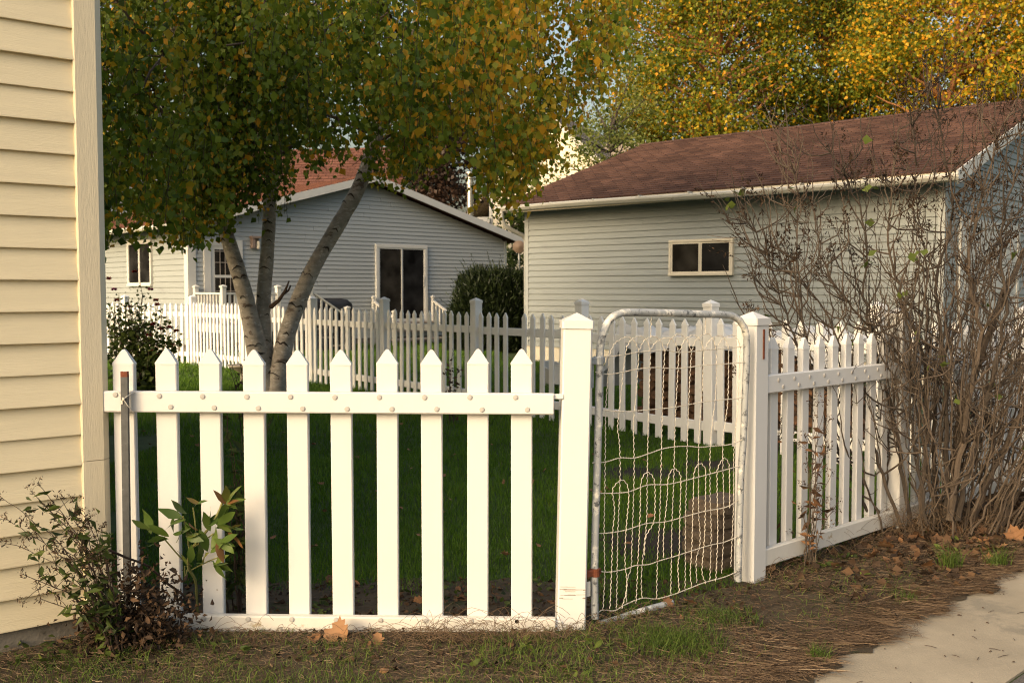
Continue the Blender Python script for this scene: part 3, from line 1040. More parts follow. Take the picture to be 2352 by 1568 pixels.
for r_, lst, off in ((r1, up_ + lo_, 0), (r2, [(x + 3, 1418 + (x - 265) * .009) for x, y in up_] + [(x + 5, 1446 + (x - 265) * .009) for x, y in lo_], 1)):
    for k, (u, v) in enumerate(lst):
        p = P(u, v, 4.0 - .018) - Vector((0, 4.0, 0))
        q = RAILM[r_.name].inverted() @ p
        hole = (off == 1 and k in (9, 16, 18))
        put('plug_hole' if hole else 'plug', HOLE_ME if hole else PLUG_ME, None, r_, (q.x, -.0002, q.z))
pa_, pb_ = P(1324.5, 760, 4.06), P(1309, 1468, 4.06)
pz = P(1324, 741, 4.06).z
ptm, pcm = post_meshes(.117, pz)
po = put('post', ptm, 'vinyl', ff, (pb_.x, .06, 0))
po.rotation_euler = (0, math.atan2(pa_.x - pb_.x, pa_.z - pb_.z), R(2.5))
put('post_cap', pcm, 'vinyl', po)
# scuffed band near the foot of the post (real dirt: thin dark scratches)
b = MB(); r = random.Random(5)
for i in range(26):
    x = r.uniform(-.055, .05); z = .175 + r.uniform(-.03, .02); l = r.uniform(.01, .05)
    if abs(x) < .03 and r.random() < .6: continue
    b.box(x, min(.056, x + l), -.0596, -.0586, z, z + r.uniform(.0006, .003))
put('scuff_marks', b.mesh('scuff_marks'), 'wood_deck', po)

# ---- right fence
rfz = math.atan2(FD.y, FD.x)
rf = empty('picket_fence', RF0, rfz, 'white picket fence running from the far gate post away behind the bare bush', 'picket fence')


def rfx(u, v, off=0):
    p = HP(u, v, RF0 + FN * off, FN) - RF0
    return p.dot(FD), p.z


hz = P(1720, 741, 4.72).z
ptm, pcm = post_meshes(.112, hz + .012)
o = put('post', ptm, 'vinyl', rf, (0, 0, 0)); put('post_cap', pcm, 'vinyl', o)
xs = rfx(2060, 820)[0]
for x in (xs, xs + 2.05):
    o = put('post', ptm, None, rf, (x, 0, 0)); put('post_cap', pcm, None, o)
# rusty strap on the gate post
put('rust_strip', MB().box(.0, .012, -.0605, -.0572, hz - .17, hz - .03).mesh('rust_strip'), 'rust', rf)
pm2 = picket_mesh(.066, .030, P(1775, 780, 4.70).z, .058, .05)
pm2.materials.append(MATS['vinyl'])
x = rfx(1775, 870)[0]
while x < xs + 2.0:
    if abs(x - xs) > .08:
        o = put('picket', pm2, None, rf, (x, -.016, rnd.uniform(-.006, .006)))
        o.rotation_euler = (0, R(rnd.uniform(-.4, .4)), 0)
    x += .1445
for (u0, v0, u1, v1, m, h) in ((1749, 863, 2040, 834.5, 'vinyl', .088), (1779, 1255, 1966, 1199, 'vinyl_soiled', .085)):
    a = rfx(u0, v0, .05); bb = rfx(u1, v1, .05)
    sl_ = (bb[1] - a[1]) / (bb[0] - a[0])
    f_ = lambda x: Vector((x, -.052, a[1] + sl_ * (x - a[0])))
    for (xa, xb) in ((.058, xs - .058), (xs + .058, xs + 1.99)):
        rr = rail(rf, f_(xa), f_(xb), h, .036, m)
        if m == 'vinyl':
            x = rfx(1775, 870)[0]
            while x < xb - .03:
                if x > xa:
                    for dx, dz in ((-.030, -.028), (.012, -.062)):
                        put('plug', PLUG_ME, None, rr, (x + dx - xa, -.0002, dz))
                x += .1445

# ---- back fence
B0 = Vector((.6, 10.4, 0)); BD = Vector((.6225, -.7826, 0)).normalized()
BN = Vector((BD.y, -BD.x, 0))
bf = empty('picket_fence', B0, math.atan2(BD.y, BD.x), 'long white picket fence across the back of the lawn, passing behind the birch', 'picket fence')
def bx(u, v=800):
    return (HP(u, v, B0, BN) - B0).dot(BD)
PB = [bx(u) for u in (442, 560, 716, 882, 1090, 1335, 1632, 2009)] + [bx(2009) + 1.62]
ptm, pcm = post_meshes(.105, 1.275); ptm.materials.append(MATS['vinyl_back']); pcm.materials.append(MATS['vinyl_back'])
pm3 = picket_mesh(.071, .022, 1.165, .06, .035); pm3.materials.append(MATS['vinyl_back'])
cnt = 0
for i, x in enumerate(PB):
    o = put('post', ptm, None, bf, (x, .02, 0)); put('post_cap', pcm, None, o)
    o.rotation_euler = (R(rnd.uniform(-.6, .6)), R(rnd.uniform(-.8, .8)), 0)
    if i == len(PB) - 1: break
    x1 = PB[i + 1]
    n = max(2, round((x1 - x - .1) / .163))
    step = (x1 - x - .105) / n
    dz = rnd.uniform(-.02, .02)
    for k in range(n):
        xx = x + .0525 + step * (k + .5)
        if 3 < i < 5 and k == 4: continue              # a missing picket
        o = put('picket', pm3, None, bf, (xx, -.022, dz + rnd.uniform(-.012, .006)))
        o.rotation_euler = (0, R(rnd.uniform(-.7, .7)), 0); cnt += 1
    for zt in (.985, .235):
        za, zb = zt + dz + rnd.uniform(-.012, .012), zt + dz + rnd.uniform(-.012, .012)
        rail(bf, Vector((x + .05, .001, za)), Vector((x1 - .05, .001, zb)), .085, .036, 'vinyl_back')
e1_ = B0 + BD * PB[0]
LD = Vector((e1_.x + 9.6, e1_.y - 20.9, 0)).normalized()
lf_o = Vector((-9.6, 20.9, 0)); ll = (Vector((e1_.x, e1_.y, 0)) - lf_o).length
lf = empty('picket_fence', lf_o, math.atan2(LD.y, LD.x), 'short white picket fence beside the red flower bush, running left from the back corner post', 'picket fence')
n = int(ll / .155)
for k in range(n):
    o = put('picket', pm3, None, lf, ((k + .5) * ll / n - .04, -.022, rnd.uniform(-.01, .01)))
    o.rotation_euler = (0, R(rnd.uniform(-.6, .6)), 0)
for x in (0, ll - 1.95, ):
    o = put('post', ptm, None, lf, (x, .02, 0)); put('post_cap', pcm, None, o)
for zt in (.985, .235): rail(lf, Vector((.0, .001, zt)), Vector((ll - .08, .001, zt + .01)), .085, .036, 'vinyl_back')

# ================================================================== the wire gate
gA, gB = P(1373, 1000, 4.07), P(1706, 1000, 4.60)
GT = (gB - gA); GT.z = 0; GT.normalize(); GNn = Vector((GT.y, -GT.x, 0))
ga = empty('wire_gate', Vector((gA.x, gA.y, 0)), math.atan2(GT.y, GT.x), 'old pipe-framed gate of twisted wire with rounded top corners and flaking paint', 'gate')


def q4(x, y): return (1298.3 + .204 * x, 696.2 + .204 * y)
def q5(x, y): return (1279.5 + .3 * x, 1016.1 + .3 * y)


def gp(q, off=0.0):
    p = HP(q[0], q[1], Vector((gA.x, gA.y, 0)) + GNn * off, GNn) - Vector((gA.x, gA.y, 0))
    return Vector((p.dot(GT), -off, p.z))


def spline(pts, step):
    """Catmull-Rom resample"""
    P_ = [pts[0] * 2 - pts[1]] + list(pts) + [pts[-1] * 2 - pts[-2]]
    out = []
    for i in range(1, len(P_) - 2):
        a, b, c, d = P_[i - 1], P_[i], P_[i + 1], P_[i + 2]
        n = max(1, int((c - b).length / step))
        for k in range(n):
            t = k / n
            out.append(.5 * ((2 * b) + (c - a) * t + (2 * a - 5 * b + 4 * c - d) * t * t + (3 * b - a - 3 * c + d) * t ** 3))
    out.append(P_[-2])
    return out


frame = [q5(290, 1345), q5(287, 1000), q5(295, 600), q5(310, 100), q4(376, 1200), q4(386, 800), q4(392, 560), q4(402, 430), q4(432, 310), q4(478, 215), q4(545, 145), q4(640, 108),
         q4(800, 104), q4(1000, 107), q4(1300, 115), q4(1600, 125), q4(1790, 128), q4(1880, 140), q4(1965, 195), q4(2020, 280), q4(2040, 380), q4(2045, 500), q4(2040, 700), q4(2022, 1100), q4(2008, 1500),
         q5(1408, 250), q5(1398, 600), q5(1388, 960), q5(1385, 1060)]
pts = spline([gp(q) for q in frame], .03)
for p in pts: p.y = 0
fr = put('gate_frame', MB().tube(pts, .0160, 12).mesh('gate_frame'), 'gate_paint', ga); smooth(fr, 60)
pts = spline([gp(q) for q in (q5(330, 1388), q5(440, 1357), q5(650, 1290), q5(880, 1225))], .05)
fb = put('bottom_pipe', MB().tube(pts, .0155, 12).mesh('bottom_pipe'), 'gate_paint', ga); smooth(fb, 60)


def crimp(pts, amp=.0024, wl=.024, rad=.00165):
    sp = spline(pts, .0058)
    out = []; s = 0
    for i, p in enumerate(sp):
        if i: s += (sp[i] - sp[i - 1]).length
        t = (sp[min(i + 1, len(sp) - 1)] - sp[max(i - 1, 0)]).normalized()
        nrm = Vector((-t.z, 0, t.x))
        out.append(p + nrm * amp * math.sin(2 * math.pi * s / wl) + Vector((0, .0008 * math.cos(2 * math.pi * s / wl), 0)))
    return out


def wire(name, qs, kind='v', off=0.004):
    pts = [gp(q, off) for q in qs]
    mb = MB()
    if kind == 'v': mb.tube(crimp(pts), .0017, 5)
    else:
        sp = spline(pts, .0045)
        for ph in (0, math.pi):
            out = []; s = 0
            for i, p in enumerate(sp):
                if i: s += (sp[i] - sp[i - 1]).length
                t = (sp[min(i + 1, len(sp) - 1)] - sp[max(i - 1, 0)]).normalized()
                nrm = Vector((-t.z, 0, t.x)); a = 2 * math.pi * s / .028 + ph
                out.append(p + nrm * .0016 * math.sin(a) + Vector((0, .0016 * math.cos(a), 0)))
            mb.tube(out, .00125, 4)
    return put(name, mb.mesh(name), 'wire', ga)


A4 = lambda *l: [q4(*p) for p in l]
A5 = lambda *l: [q5(*p) for p in l]
for qs in (A4((400, 610), (490, 600), (680, 578), (830, 550), (1130, 530), (1290, 555), (1560, 530), (1820, 510), (1970, 490), (2070, 475)),
           A4((340, 775), (480, 800), (640, 778), (800, 745), (980, 725), (1250, 735), (1400, 722), (1550, 700), (1850, 680), (2065, 660)),
           A4((340, 1195), (600, 1218), (770, 1212), (940, 1200), (1200, 1175), (1400, 1140), (1600, 1105), (1950, 1070), (2050, 1055)),
           A5((270, 155), (370, 148), (480, 118), (590, 118), (700, 85), (800, 50), (900, 32), (1000, 28), (1090, 35), (1180, 28), (1320, 15), (1425, -25)),
           A5((275, 383), (360, 388), (540, 378), (690, 325), (840, 320), (1000, 285), (1170, 240), (1300, 205), (1440, 168)),
           A5((270, 692), (370, 693), (520, 670), (680, 620), (830, 605), (1000, 560), (1130, 525), (1290, 495), (1390, 440), (1430, 432)),
           A5((300, 978), (390, 990), (520, 968), (600, 940), (700, 932), (780, 905), (900, 870), (1040, 825), (1170, 785), (1290, 758), (1420, 700)),
           A5((310, 1305), (350, 1280), (440, 1285), (520, 1240), (650, 1190), (760, 1195), (880, 1165), (1000, 1120), (1130, 1070), (1290, 1025), (1400, 975))):
    wire('cross_wire', qs, 'h')
for a, b in (
    (((490, 600), (475, 900), (455, 1200)), ((370, 0), (365, 400), (360, 700), (365, 1000), (352, 1280))),
    (((690, 500), (650, 800), (610, 1200), (590, 1400)), ((477, 0), (483, 200), (478, 400), (465, 700), (460, 1000), (455, 1270))),
    (((830, 540), (800, 1000), (770, 1300)), ((587, 0), (590, 200), (583, 500), (572, 800), (568, 950), (535, 1060), (530, 1220))),
    (((960, 530), (945, 1000)), ((695, 0), (690, 300), (685, 600), (655, 900), (645, 1050), (650, 1190))),
    (((1120, 540), (1100, 1000)), ((800, 0), (795, 250), (785, 600), (770, 850), (762, 1190))),
    (((1280, 550), (1260, 900), (1240, 1300)), ((900, 0), (893, 300), (880, 600), (875, 900), (870, 1160))),
    (((1420, 545), (1395, 1000)), ((998, 0), (990, 300), (983, 600), (982, 900), (980, 1140))),
    (((1560, 530), (1540, 1000)), ((1085, 0), (1083, 400), (1085, 560), (1095, 700), (1090, 800), (1065, 900), (1070, 1070))),
    (((1700, 520), (1695, 1000)), ((1175, 0), (1172, 400), (1180, 700), (1170, 1050))),
    (((1840, 510), (1830, 1100)), ((1270, 0), (1275, 400), (1275, 700), (1260, 1000))),
    (((1970, 490), (1945, 1100)), ((1355, 60), (1350, 500), (1330, 950)))):
    wire('upright_wire', A4(*a) + A5(*b), 'v', .0)
for a, t, b in (((490, 600), (690, 382), (830, 540)), ((690, 500), (840, 370), (960, 530)), ((830, 540), (990, 372), (1120, 540)), ((960, 530), (1150, 390), (1280, 550)),
                ((1130, 540), (1280, 350), (1420, 545)), ((1290, 540), (1440, 360), (1560, 530)), ((1420, 545), (1590, 342), (1700, 520)), ((1570, 520), (1740, 365), (1840, 510)), ((1700, 520), (1880, 360), (1970, 490))):
    m1 = (a[0] + (t[0] - a[0]) * .35, a[1] + (t[1] - a[1]) * .68); m2 = (b[0] + (t[0] - b[0]) * .35, b[1] + (t[1] - b[1]) * .68)
    wire('top_loop', A4(a, m1, t, m2, b), 'v', .006)
for l, t, r_ in ((((405, 1270), (420, 900), (425, 690), (440, 520), (425, 385), (440, 330)), (495, 285), ((535, 320), (547, 380), (548, 450), (530, 650), (520, 900), (535, 1100), (495, 1270))),
                 (((605, 1230), (620, 900), (635, 560), (640, 345), (655, 265)), (690, 228), ((730, 255), (748, 320), (750, 480), (740, 610), (680, 720), (668, 860))),
                 (((815, 880), (815, 720), (825, 600), (845, 400), (847, 300), (868, 225)), (900, 200), ((938, 235), (948, 300), (940, 570), (935, 850), (925, 950), (935, 1140))),
                 (((1030, 1100), (1020, 1000), (1030, 840), (1035, 700), (1045, 350), (1047, 250), (1068, 180)), (1100, 160), ((1132, 195), (1138, 250), (1130, 700), (1110, 980), (1140, 1080))),
                 (((1215, 1060), (1230, 700), (1225, 300), (1230, 200)), (1275, 120), ((1310, 150), (1320, 230), (1322, 500)))):
    wire('lower_loop', A5(*l, t, *r_), 'v', .006)
wire('tie_wire', A4((972, 92), (968, 200), (960, 380)), 'v', .0)
wire('tie_wire', A4((1583, 110), (1580, 220), (1575, 330)), 'v', .0)
for (q, kind) in (((q4(375, 645)), 'galv'), (q5(290, 990), 'rust')):
    c = gp(q)
    mb = MB().lathe([(.020, -.017), (.021, -.015), (.021, .015), (.020, .017)], (c.x, 0, c.z), 14)
    mb.cbox(c.x - .055, c.x - .012, -.011, .011, c.z - .014, c.z + .014, .003, 0)
    mb.cbox(c.x + .012, c.x + .030, -.006, .006, c.z - .012, c.z + .012, .003, 0)
    put('hinge_clamp', mb.mesh('hinge_clamp'), kind, ga)
c = gp(q5(228, 1115))
put('hinge_plate', MB().box(c.x - .009, c.x + .009, -.012, -.006, c.z - .03, c.z + .03).mesh('hinge_plate'), 'vinyl_soiled', ga)
c = gp(q4(300, 815))
put('hinge_plate', MB().box(c.x - .010, c.x + .010, -.0, .006, c.z - .05, c.z + .05).mesh('hinge_plate'), 'galv', ga)

# ---- grey stake tied to the first picket
sa, sb = P(285, 853, 3.945), P(292, 1400, 3.945)
sk = empty('metal_stake', (sb.x, sb.y, 0), 0, 'grey metal stake with a rusty top tied to the first front picket', 'stake')
d = sa - Vector((sb.x, sb.y, sa.z))
hgt = sa.z
b = MB(); w = .0135
prof = [(-w, -.004), (w, -.004), (w, .014), (w - .003, .014), (w - .003, -.001), (-w + .003, -.001), (-w + .003, .014), (-w, .014)]
b.prism(prof, 2, -.1, hgt - .022); b.xf(mat_axes((0, 0, 0), (1, 0, 0), (0, 1, 0), (d.x / hgt, d.y / hgt, 1)))
put('shaft', b.mesh('shaft'), 'stake', sk)
b = MB(); b.prism(prof, 2, hgt - .0219, hgt); b.xf(mat_axes((0, 0, 0), (1, 0, 0), (0, 1, 0), (d.x / hgt, d.y / hgt, 1)))
put('rusty_tip', b.mesh('rusty_tip'), 'rust', sk)
zt = empty('cable_tie', P(283, 915, 3.93), 0, 'off-white cable tie crossed around the grey stake and top rail', 'cable tie')
o0 = P(283, 915, 3.93)
def tie(*qs): return [P(u, v, Y) - o0 for u, v, Y in qs]
b = MB().tube(spline(tie((270, 899, 3.978), (278, 908, 3.955), (283, 915, 3.934), (290, 911, 3.936), (299, 905, 3.955), (309, 899, 3.978)), .006), .0019, 5)
b.tube(spline(tie((276, 925, 3.955), (283, 918, 3.934), (293, 931, 3.94), (304, 945, 3.965), (309, 949, 3.98)), .006), .0019, 5)
put('strap', b.mesh('strap'), 'zip', zt)
b = MB(); p = tie((280, 922, 3.94))[0]; b.cbox(p.x - .004, p.x + .004, p.y - .004, p.y + .004, p.z - .010, p.z + .004, .001)
p = tie((283, 915, 3.93))[0]; b.cbox(p.x - .004, p.x + .005, p.y - .004, p.y + .004, p.z - .004, p.z + .004, .001)
put('clasp', b.mesh('clasp'), 'zip', zt)

# ================================================================== things on the lawn and beyond
def rough_block(w, d, h, seed, amp=.006, n=3):
    """bevelled block with an uneven surface"""
    import bmesh
    r = random.Random(seed)
    bm = bmesh.new()
    bmesh.ops.create_cube(bm, size=1)
    bmesh.ops.scale(bm, vec=(w, d, h), verts=bm.verts)
    bmesh.ops.bevel(bm, geom=bm.edges[:], offset=min(w, d, h) * .2, segments=2, affect='EDGES')
    bmesh.ops.subdivide_edges(bm, edges=[e for e in bm.edges if e.calc_length() > .06], cuts=n, use_grid_fill=True)
    for v in bm.verts:
        v.co += Vector((r.uniform(-1, 1), r.uniform(-1, 1), r.uniform(-1, 1))) * amp
        v.co.z += h / 2
    me = bpy.data.meshes.new('block')
    bm.to_mesh(me); bm.free()
    return me


sc_ = G(1640, 1322)
hs = [.066] * 5
z = 0
ordn = ['lowest concrete block of the stack behind the wire gate, resting on the lawn', 'second concrete block from the bottom of the stack behind the wire gate',
        'middle concrete block of the five stacked behind the wire gate', 'second concrete block from the top of the stack behind the wire gate',
        'pebbly concrete block, topmost of the stack behind the wire gate']
for i in range(5):
    me = rough_block(.26, .22, .070, 40 + i, .004, 2)
    o = put('concrete_block', me, 'block', None, (sc_.x + .05 + rnd.uniform(-.022, .022), sc_.y + .16 + rnd.uniform(-.015, .015), z), R(38 + rnd.uniform(-7, 7)))
    tag(o, ordn[i], 'block', 'concrete blocks stacked by the gate'); z += .0715

# split logs under a white tarp behind the back fence
lp0 = B0 + BD * (bx(1530) - .55) - BN * 1.0
lrz = math.atan2(BD.y, BD.x)
ca, sa_ = math.cos(lrz), math.sin(lrz)
def lw(x, y, z): return (lp0.x + ca * x - sa_ * y, lp0.y + sa_ * x + ca * y, z)
r = random.Random(9)
for row in range(8):
    x = -.62 + (row % 2) * .06
    while x < 1.95 - row * .02:
        w_ = r.uniform(.09, .15)
        h_ = .095
        me = MB()
        pr = []
        k = r.choice((5, 6, 7))
        for j in range(k):
            a = 2 * math.pi * j / k + r.uniform(-.2, .2)
            pr.append((w_ * .52 * math.cos(a), h_ * .54 * math.sin(a)))
        me.prism(pr, 1, -.2 + r.uniform(-.04, .04), .2)
        o = put('split_log', me.mesh('split_log'), 'wood_log', None, lw(x + w_ / 2, 0, .06 + h_ * .5 + row * h_), lrz)
        tag(o, 'split brown log in the woodpile seen through the wire gate, under the white sheet', 'log', 'split logs of the woodpile')
        x += w_ + r.uniform(.0, .015)
# the sheet thrown over it
NX, NY = 46, 22
vs, fs = [], []
r = random.Random(4)
def nz(x, y):
    return .035 * math.sin(5.1 * x + 1.3 * y) + .025 * math.sin(11 * x - 4 * y + 1) + .018 * math.sin(19 * x + 9 * y) + .012 * math.sin(31 * x + 3 * y)
for j in range(NY + 1):
    for i in range(NX + 1):
        x = -1.05 + 3.1 * i / NX; t = j / NY
        y = -.36 + 1.0 * t
        z = .98 + nz(x, y * 3)
        low = .80 + .07 * math.sin(1.7 * x + .4) + .05 * math.sin(6 * x)
        if x < -.72: low = .45 + (x + 1.05) * .6
        if t < .3: z = low + (z - low) * math.sin(min(1, t / .3) * math.pi / 2)
        if t < .3: y = -.36 + .10 * (t / .3) + nz(x * 2, 1) * .7
        if x < -.8: z = min(z, .35 + (x + 1.05) * 2.4 + .02 * math.sin(20 * x))
        vs.append(lw(x, y, z)); 
for j in range(NY):
    for i in range(NX):
        a = j * (NX + 1) + i
        fs.append((a, a + 1, a + NX + 2, a + NX + 1))
o = build('tarp', MB().add(vs, fs), 'tarp', None, True, 60)
tag(o, 'crumpled white plastic sheet covering the woodpile behind the back fence', 'tarp')
# pale low wall / kerb stones and white bucket by the garage foot
for i, (u, v, Y, s) in enumerate(((1262, 828, 14.5, .17), (1285, 845, 14.0, .14))):
    p = P(u, v, Y)
    b = MB().lathe([(s * .8, 0), (s, .26), (s * 1.06, .265), (s * 1.06, .28), (s * .97, .28), (s * .78, .02)], (0, 0, 0), 16)
    o = put('bucket', b.mesh('bucket'), 'trim_white', None, (p.x, p.y, 0)); o.rotation_euler = (R(20 - 35 * i), R(15), 0); smooth(o, 50)
    o.location.z = .05
    tag(o, ('larger tipped white bucket near the garage foundation behind the fence', 'smaller tipped white bucket in front of the larger one by the garage')[i], 'bucket', 'buckets by the garage')

# covered grill
p = P(750, 700, 23.2)
gr_ = empty('covered_grill', (p.x, p.y, 0), hrz, 'barbecue grill under a black cover standing against the grey house', 'grill')
NXg = 26
vs, fs = [], []
prof = [(.0, .42), (.3, .44), (.6, .45), (.85, .46), (1.08, .44), (1.17, .34), (1.20, .18), (1.20, 0)]
rings = []
n = 40
for zi, (zz, k) in enumerate(prof):
    for a in range(n):
        an = 2 * math.pi * a / n
        cx, cy = math.cos(an), math.sin(an)
        ex = .62; X = abs(cx) ** .45 * math.copysign(1, cx) * .62 * (k / .46) ** .5; Y_ = abs(cy) ** .45 * math.copysign(1, cy) * .30 * (k / .46)
        wv = 1 + (.05 * math.sin(9 * an + zz) + .03 * math.sin(17 * an)) * (1.2 - zz)
        vs.append((X * wv, Y_ * wv, zz + .02 * math.sin(5 * an)))
for zi in range(len(prof) - 1):
    for a in range(n):
        i0, i1 = zi * n + a, zi * n + (a + 1) % n
        fs.append((i0, i1, i1 + n, i0 + n))
o = put('cover', MB().add(vs, fs).mesh('cover'), 'tarp_black', gr_); smooth(o, 60)
for x in (-.5, .5):
    put('wheel', MB().lathe([(.07, -.02), (.075, 0), (.07, .02)], (0, 0, 0), 12).xf(Matrix.Translation((x, -.2, .07)) @ Matrix.Rotation(R(90), 4, 'Y')).mesh('wheel'), 'dark_void', gr_)

# tan disc on a pole between the two houses
p = P(1192, 567, 27)
ds = empty('satellite_dish', (p.x, p.y, 0), 0, 'round tan dish on a pole between the grey house and the garage', 'dish')
put('reflector', MB().lathe([(.02, .06), (.10, .035), (.165, .0), (.172, .004), (.165, .012), (.02, .075)], (0, 0, 0), 22).xf(Matrix.Translation((0, 0, p.z)) @ Matrix.Rotation(R(90), 4, 'X')).mesh('reflector'), 'dish', ds)
put('pole', MB().tube([(0, .08, 0), (0, .08, p.z)], .025, 8).mesh('pole'), 'galv', ds)

# stone bird bath / slab edge behind the third picket
p = P(600, 872, 14.6)
sb_ = empty('stone_basin', (P(562, 860, 14.9).x, 14.9, 0), 0, 'low pale stone basin standing on the grass left of the birch', 'basin')
o = put('bowl', MB().lathe([(.07, .0), (.06, .16), (.16, .22), (.24, .27), (.24, .29), (.20, .27), (.02, .24)], (0, 0, 0), 18).mesh('bowl'), 'stone', sb_); smooth(o, 50)

# ================================================================== trees
def wander(a, b, n, amp, r, taper=True):
    a, b = Vector(a), Vector(b)
    out = []
    L = (b - a).length
    off = Vector((0, 0, 0))
    for i in range(n + 1):
        t = i / n
        if 0 < i: off += Vector((r.uniform(-1, 1), r.uniform(-1, 1), r.uniform(-1, 1))) * amp * L / n
        out.append(a.lerp(b, t) + off * min(1, t * 3))
    return out


# ---- the birch: three leaning stems, drooping strands
TB = G(626, 921); TY = TB.y
bi = empty('birch_tree', TB, 0, 'three-stemmed birch with drooping green and yellow leaves growing on the lawn before the back fence', 'tree')
stems = [
    ([(626, 935, 0), (612, 880, 0), (596, 825, -.02), (578, 745, -.06), (556, 655, -.1), (530, 570, -.15), (508, 498, -.2), (494, 430, -.3), (478, 330, -.5), (440, 200, -.8), (400, 60, -1.1), (370, -120, -1.3)],
     [.21, .185, .150, .132, .124, .112, .098, .088, .075, .06, .045, .02]),
    ([(628, 935, .05), (618, 880, .05), (606, 820, .06), (603, 740, .08), (607, 660, .1), (613, 590, .12), (618, 510, .15), (622, 430, .2), (640, 300, .2), (650, 150, .3), (668, 0, .4), (690, -200, .5)],
     [.20, .17, .128, .118, .114, .110, .100, .088, .075, .06, .045, .02]),
    ([(632, 935, -.05), (636, 885, -.03), (645, 830, 0), (660, 765, .05), (690, 680, .12), (722, 610, .2), (758, 548, .3), (793, 488, .4), (822, 435, .5), (850, 360, .6), (890, 230, .7), (940, 100, .7), (990, -60, .8), (1030, -200, .9)],
     [.18, .16, .140, .132, .126, .122, .120, .112, .100, .085, .07, .055, .04, .02])]
r = random.Random(21)
spts = []
for pts, rad in stems:
    ps = [P(u, v, TY + dy) for u, v, dy in pts]
    sp = spline(ps, .11)
    n = len(sp)
    rr = []
    for i in range(n):
        t = i / (n - 1) * (len(rad) - 1); k = min(int(t), len(rad) - 2)
        rr.append((rad[k] + (rad[k + 1] - rad[k]) * (t - k)) * .75 * r.uniform(.955, 1.045))
    b = MB().tube(sp, rr, 14)
    nf = len(b.f)
    spts.append(sp)
    # dark branch scars: eyebrow ridges wrapped on the bark
    L = 0
    i = 3
    while i < n - 4:
        if sp[i].z > 3.6: break
        for rep in range(r.choice((1, 1, 2))):
            t = (sp[i + 1] - sp[i - 1]).normalized()
            ph = r.uniform(-1.0, 1.0) - math.pi / 2
            half = r.uniform(.35, .85)
            u_ = t.orthogonal().normalized()
            u_ = Vector((1, 0, 0)) - t * t.x; u_.normalize(); w_ = t.cross(u_)
            ring = []
            for k in range(7):
                a = ph + half * (k / 3 - 1)
                sag = -(abs(k / 3 - 1) ** 1.4) * .035 + r.uniform(-.006, .006)
                ring.append(sp[i] + (u_ * math.cos(a) + w_ * math.sin(a) * 1) * (rr[i] * 1.005) + t * sag)
            w0 = r.uniform(.004, .013)
            b.tube(ring, [.002, w0 * .6, w0, w0 * 1.2, w0, w0 * .6, .002], 5)
        i += r.choice((1, 1, 2, 3))
    me = b.mesh('stem')
    me.materials.append(MATS['bark_birch']); me.materials.append(MATS['bark_scar'])
    mi = np.zeros(len(me.polygons), np.int32); mi[nf:] = 1
    me.polygons.foreach_set('material_index', mi)
    build('stem', me, None, bi, True, 60)
# dead side stub on the middle stem
b = MB().tube([P(*q) for q in ((622, 705, TY), (640, 690, TY - .1), (655, 668, TY - .15), (664, 645, TY - .18))], [.03, .024, .018, .008], 6)
b.tube([P(*q) for q in ((650, 676, TY - .13), (662, 668, TY - .15), (668, 655, TY - .15))], [.018, .014, .01], 5)
build('branch_stub', b, 'twig_dark', bi, True)

VL = [(150, 590), (232, 560), (262, 470), (300, 500), (340, 530), (400, 545), (440, 552), (500, 500), (530, 490), (580, 455), (620, 425), (660, 450), (690, 440), (720, 400), (770, 395), (800, 375), (840, 380), (862, 480), (880, 400), (925, 455),
      (950, 400), (985, 370), (1010, 310), (1050, 280), (1075, 375), (1100, 450), (1130, 420), (1160, 450), (1195, 440), (1215, 425), (1235, 380), (1265, 330), (1300, 290), (1340, 240), (1385, 190), (1420, 120), (1450, 30), (1500, -60)]
VLu = np.array([p[0] for p in VL]); VLv = np.array([p[1] for p in VL])
g2 = np.random.default_rng(33)


def noise3(p, s, seed):
    q = np.random.default_rng(seed)
    out = np.zeros(len(p))
    for k in range(7):
        d = q.normal(size=3); d *= s * (1 + .5 * k) / np.linalg.norm(d)
        out += np.sin(p @ d + q.uniform(0, 6.28)) / (1 + .4 * k)
    return out / 2.2


NA = 17000
an = np.stack([g2.uniform(-6.6, 1.75, NA), g2.normal(11.6, 1.55, NA).clip(8.2, 15), g2.uniform(2.0, 7.6, NA)], 1)
u, v = proj(an)
vl = np.interp(u, VLu, VLv)
keep = (v < vl - 25) & (u < 1470) & (u > 120)
nzv = noise3(an, 2.3, 5)
keep &= nzv + .55 * noise3(an, 4.2, 6) > np.where(u < 900, .14, -.10)
# sky openings between the limbs
for (gu, gv, ga_, gb_) in ((1035, 165, 45, 45), (770, 215, 18, 30), (905, 60, 16, 20), (1235, 130, 16, 30), (1300, 60, 18, 26), (1290, 220, 20, 30), (345, 400, 30, 40), (280, 330, 18, 22), (1180, 330, 30, 30), (760, 350, 22, 26)):
    keep &= ((u - gu) / ga_) ** 2 + ((v - gv) / gb_) ** 2 > 1
keep &= g2.random(NA) < np.where(v < -120, .28, np.where(u > 1300, .75, 1))
an = an[keep]
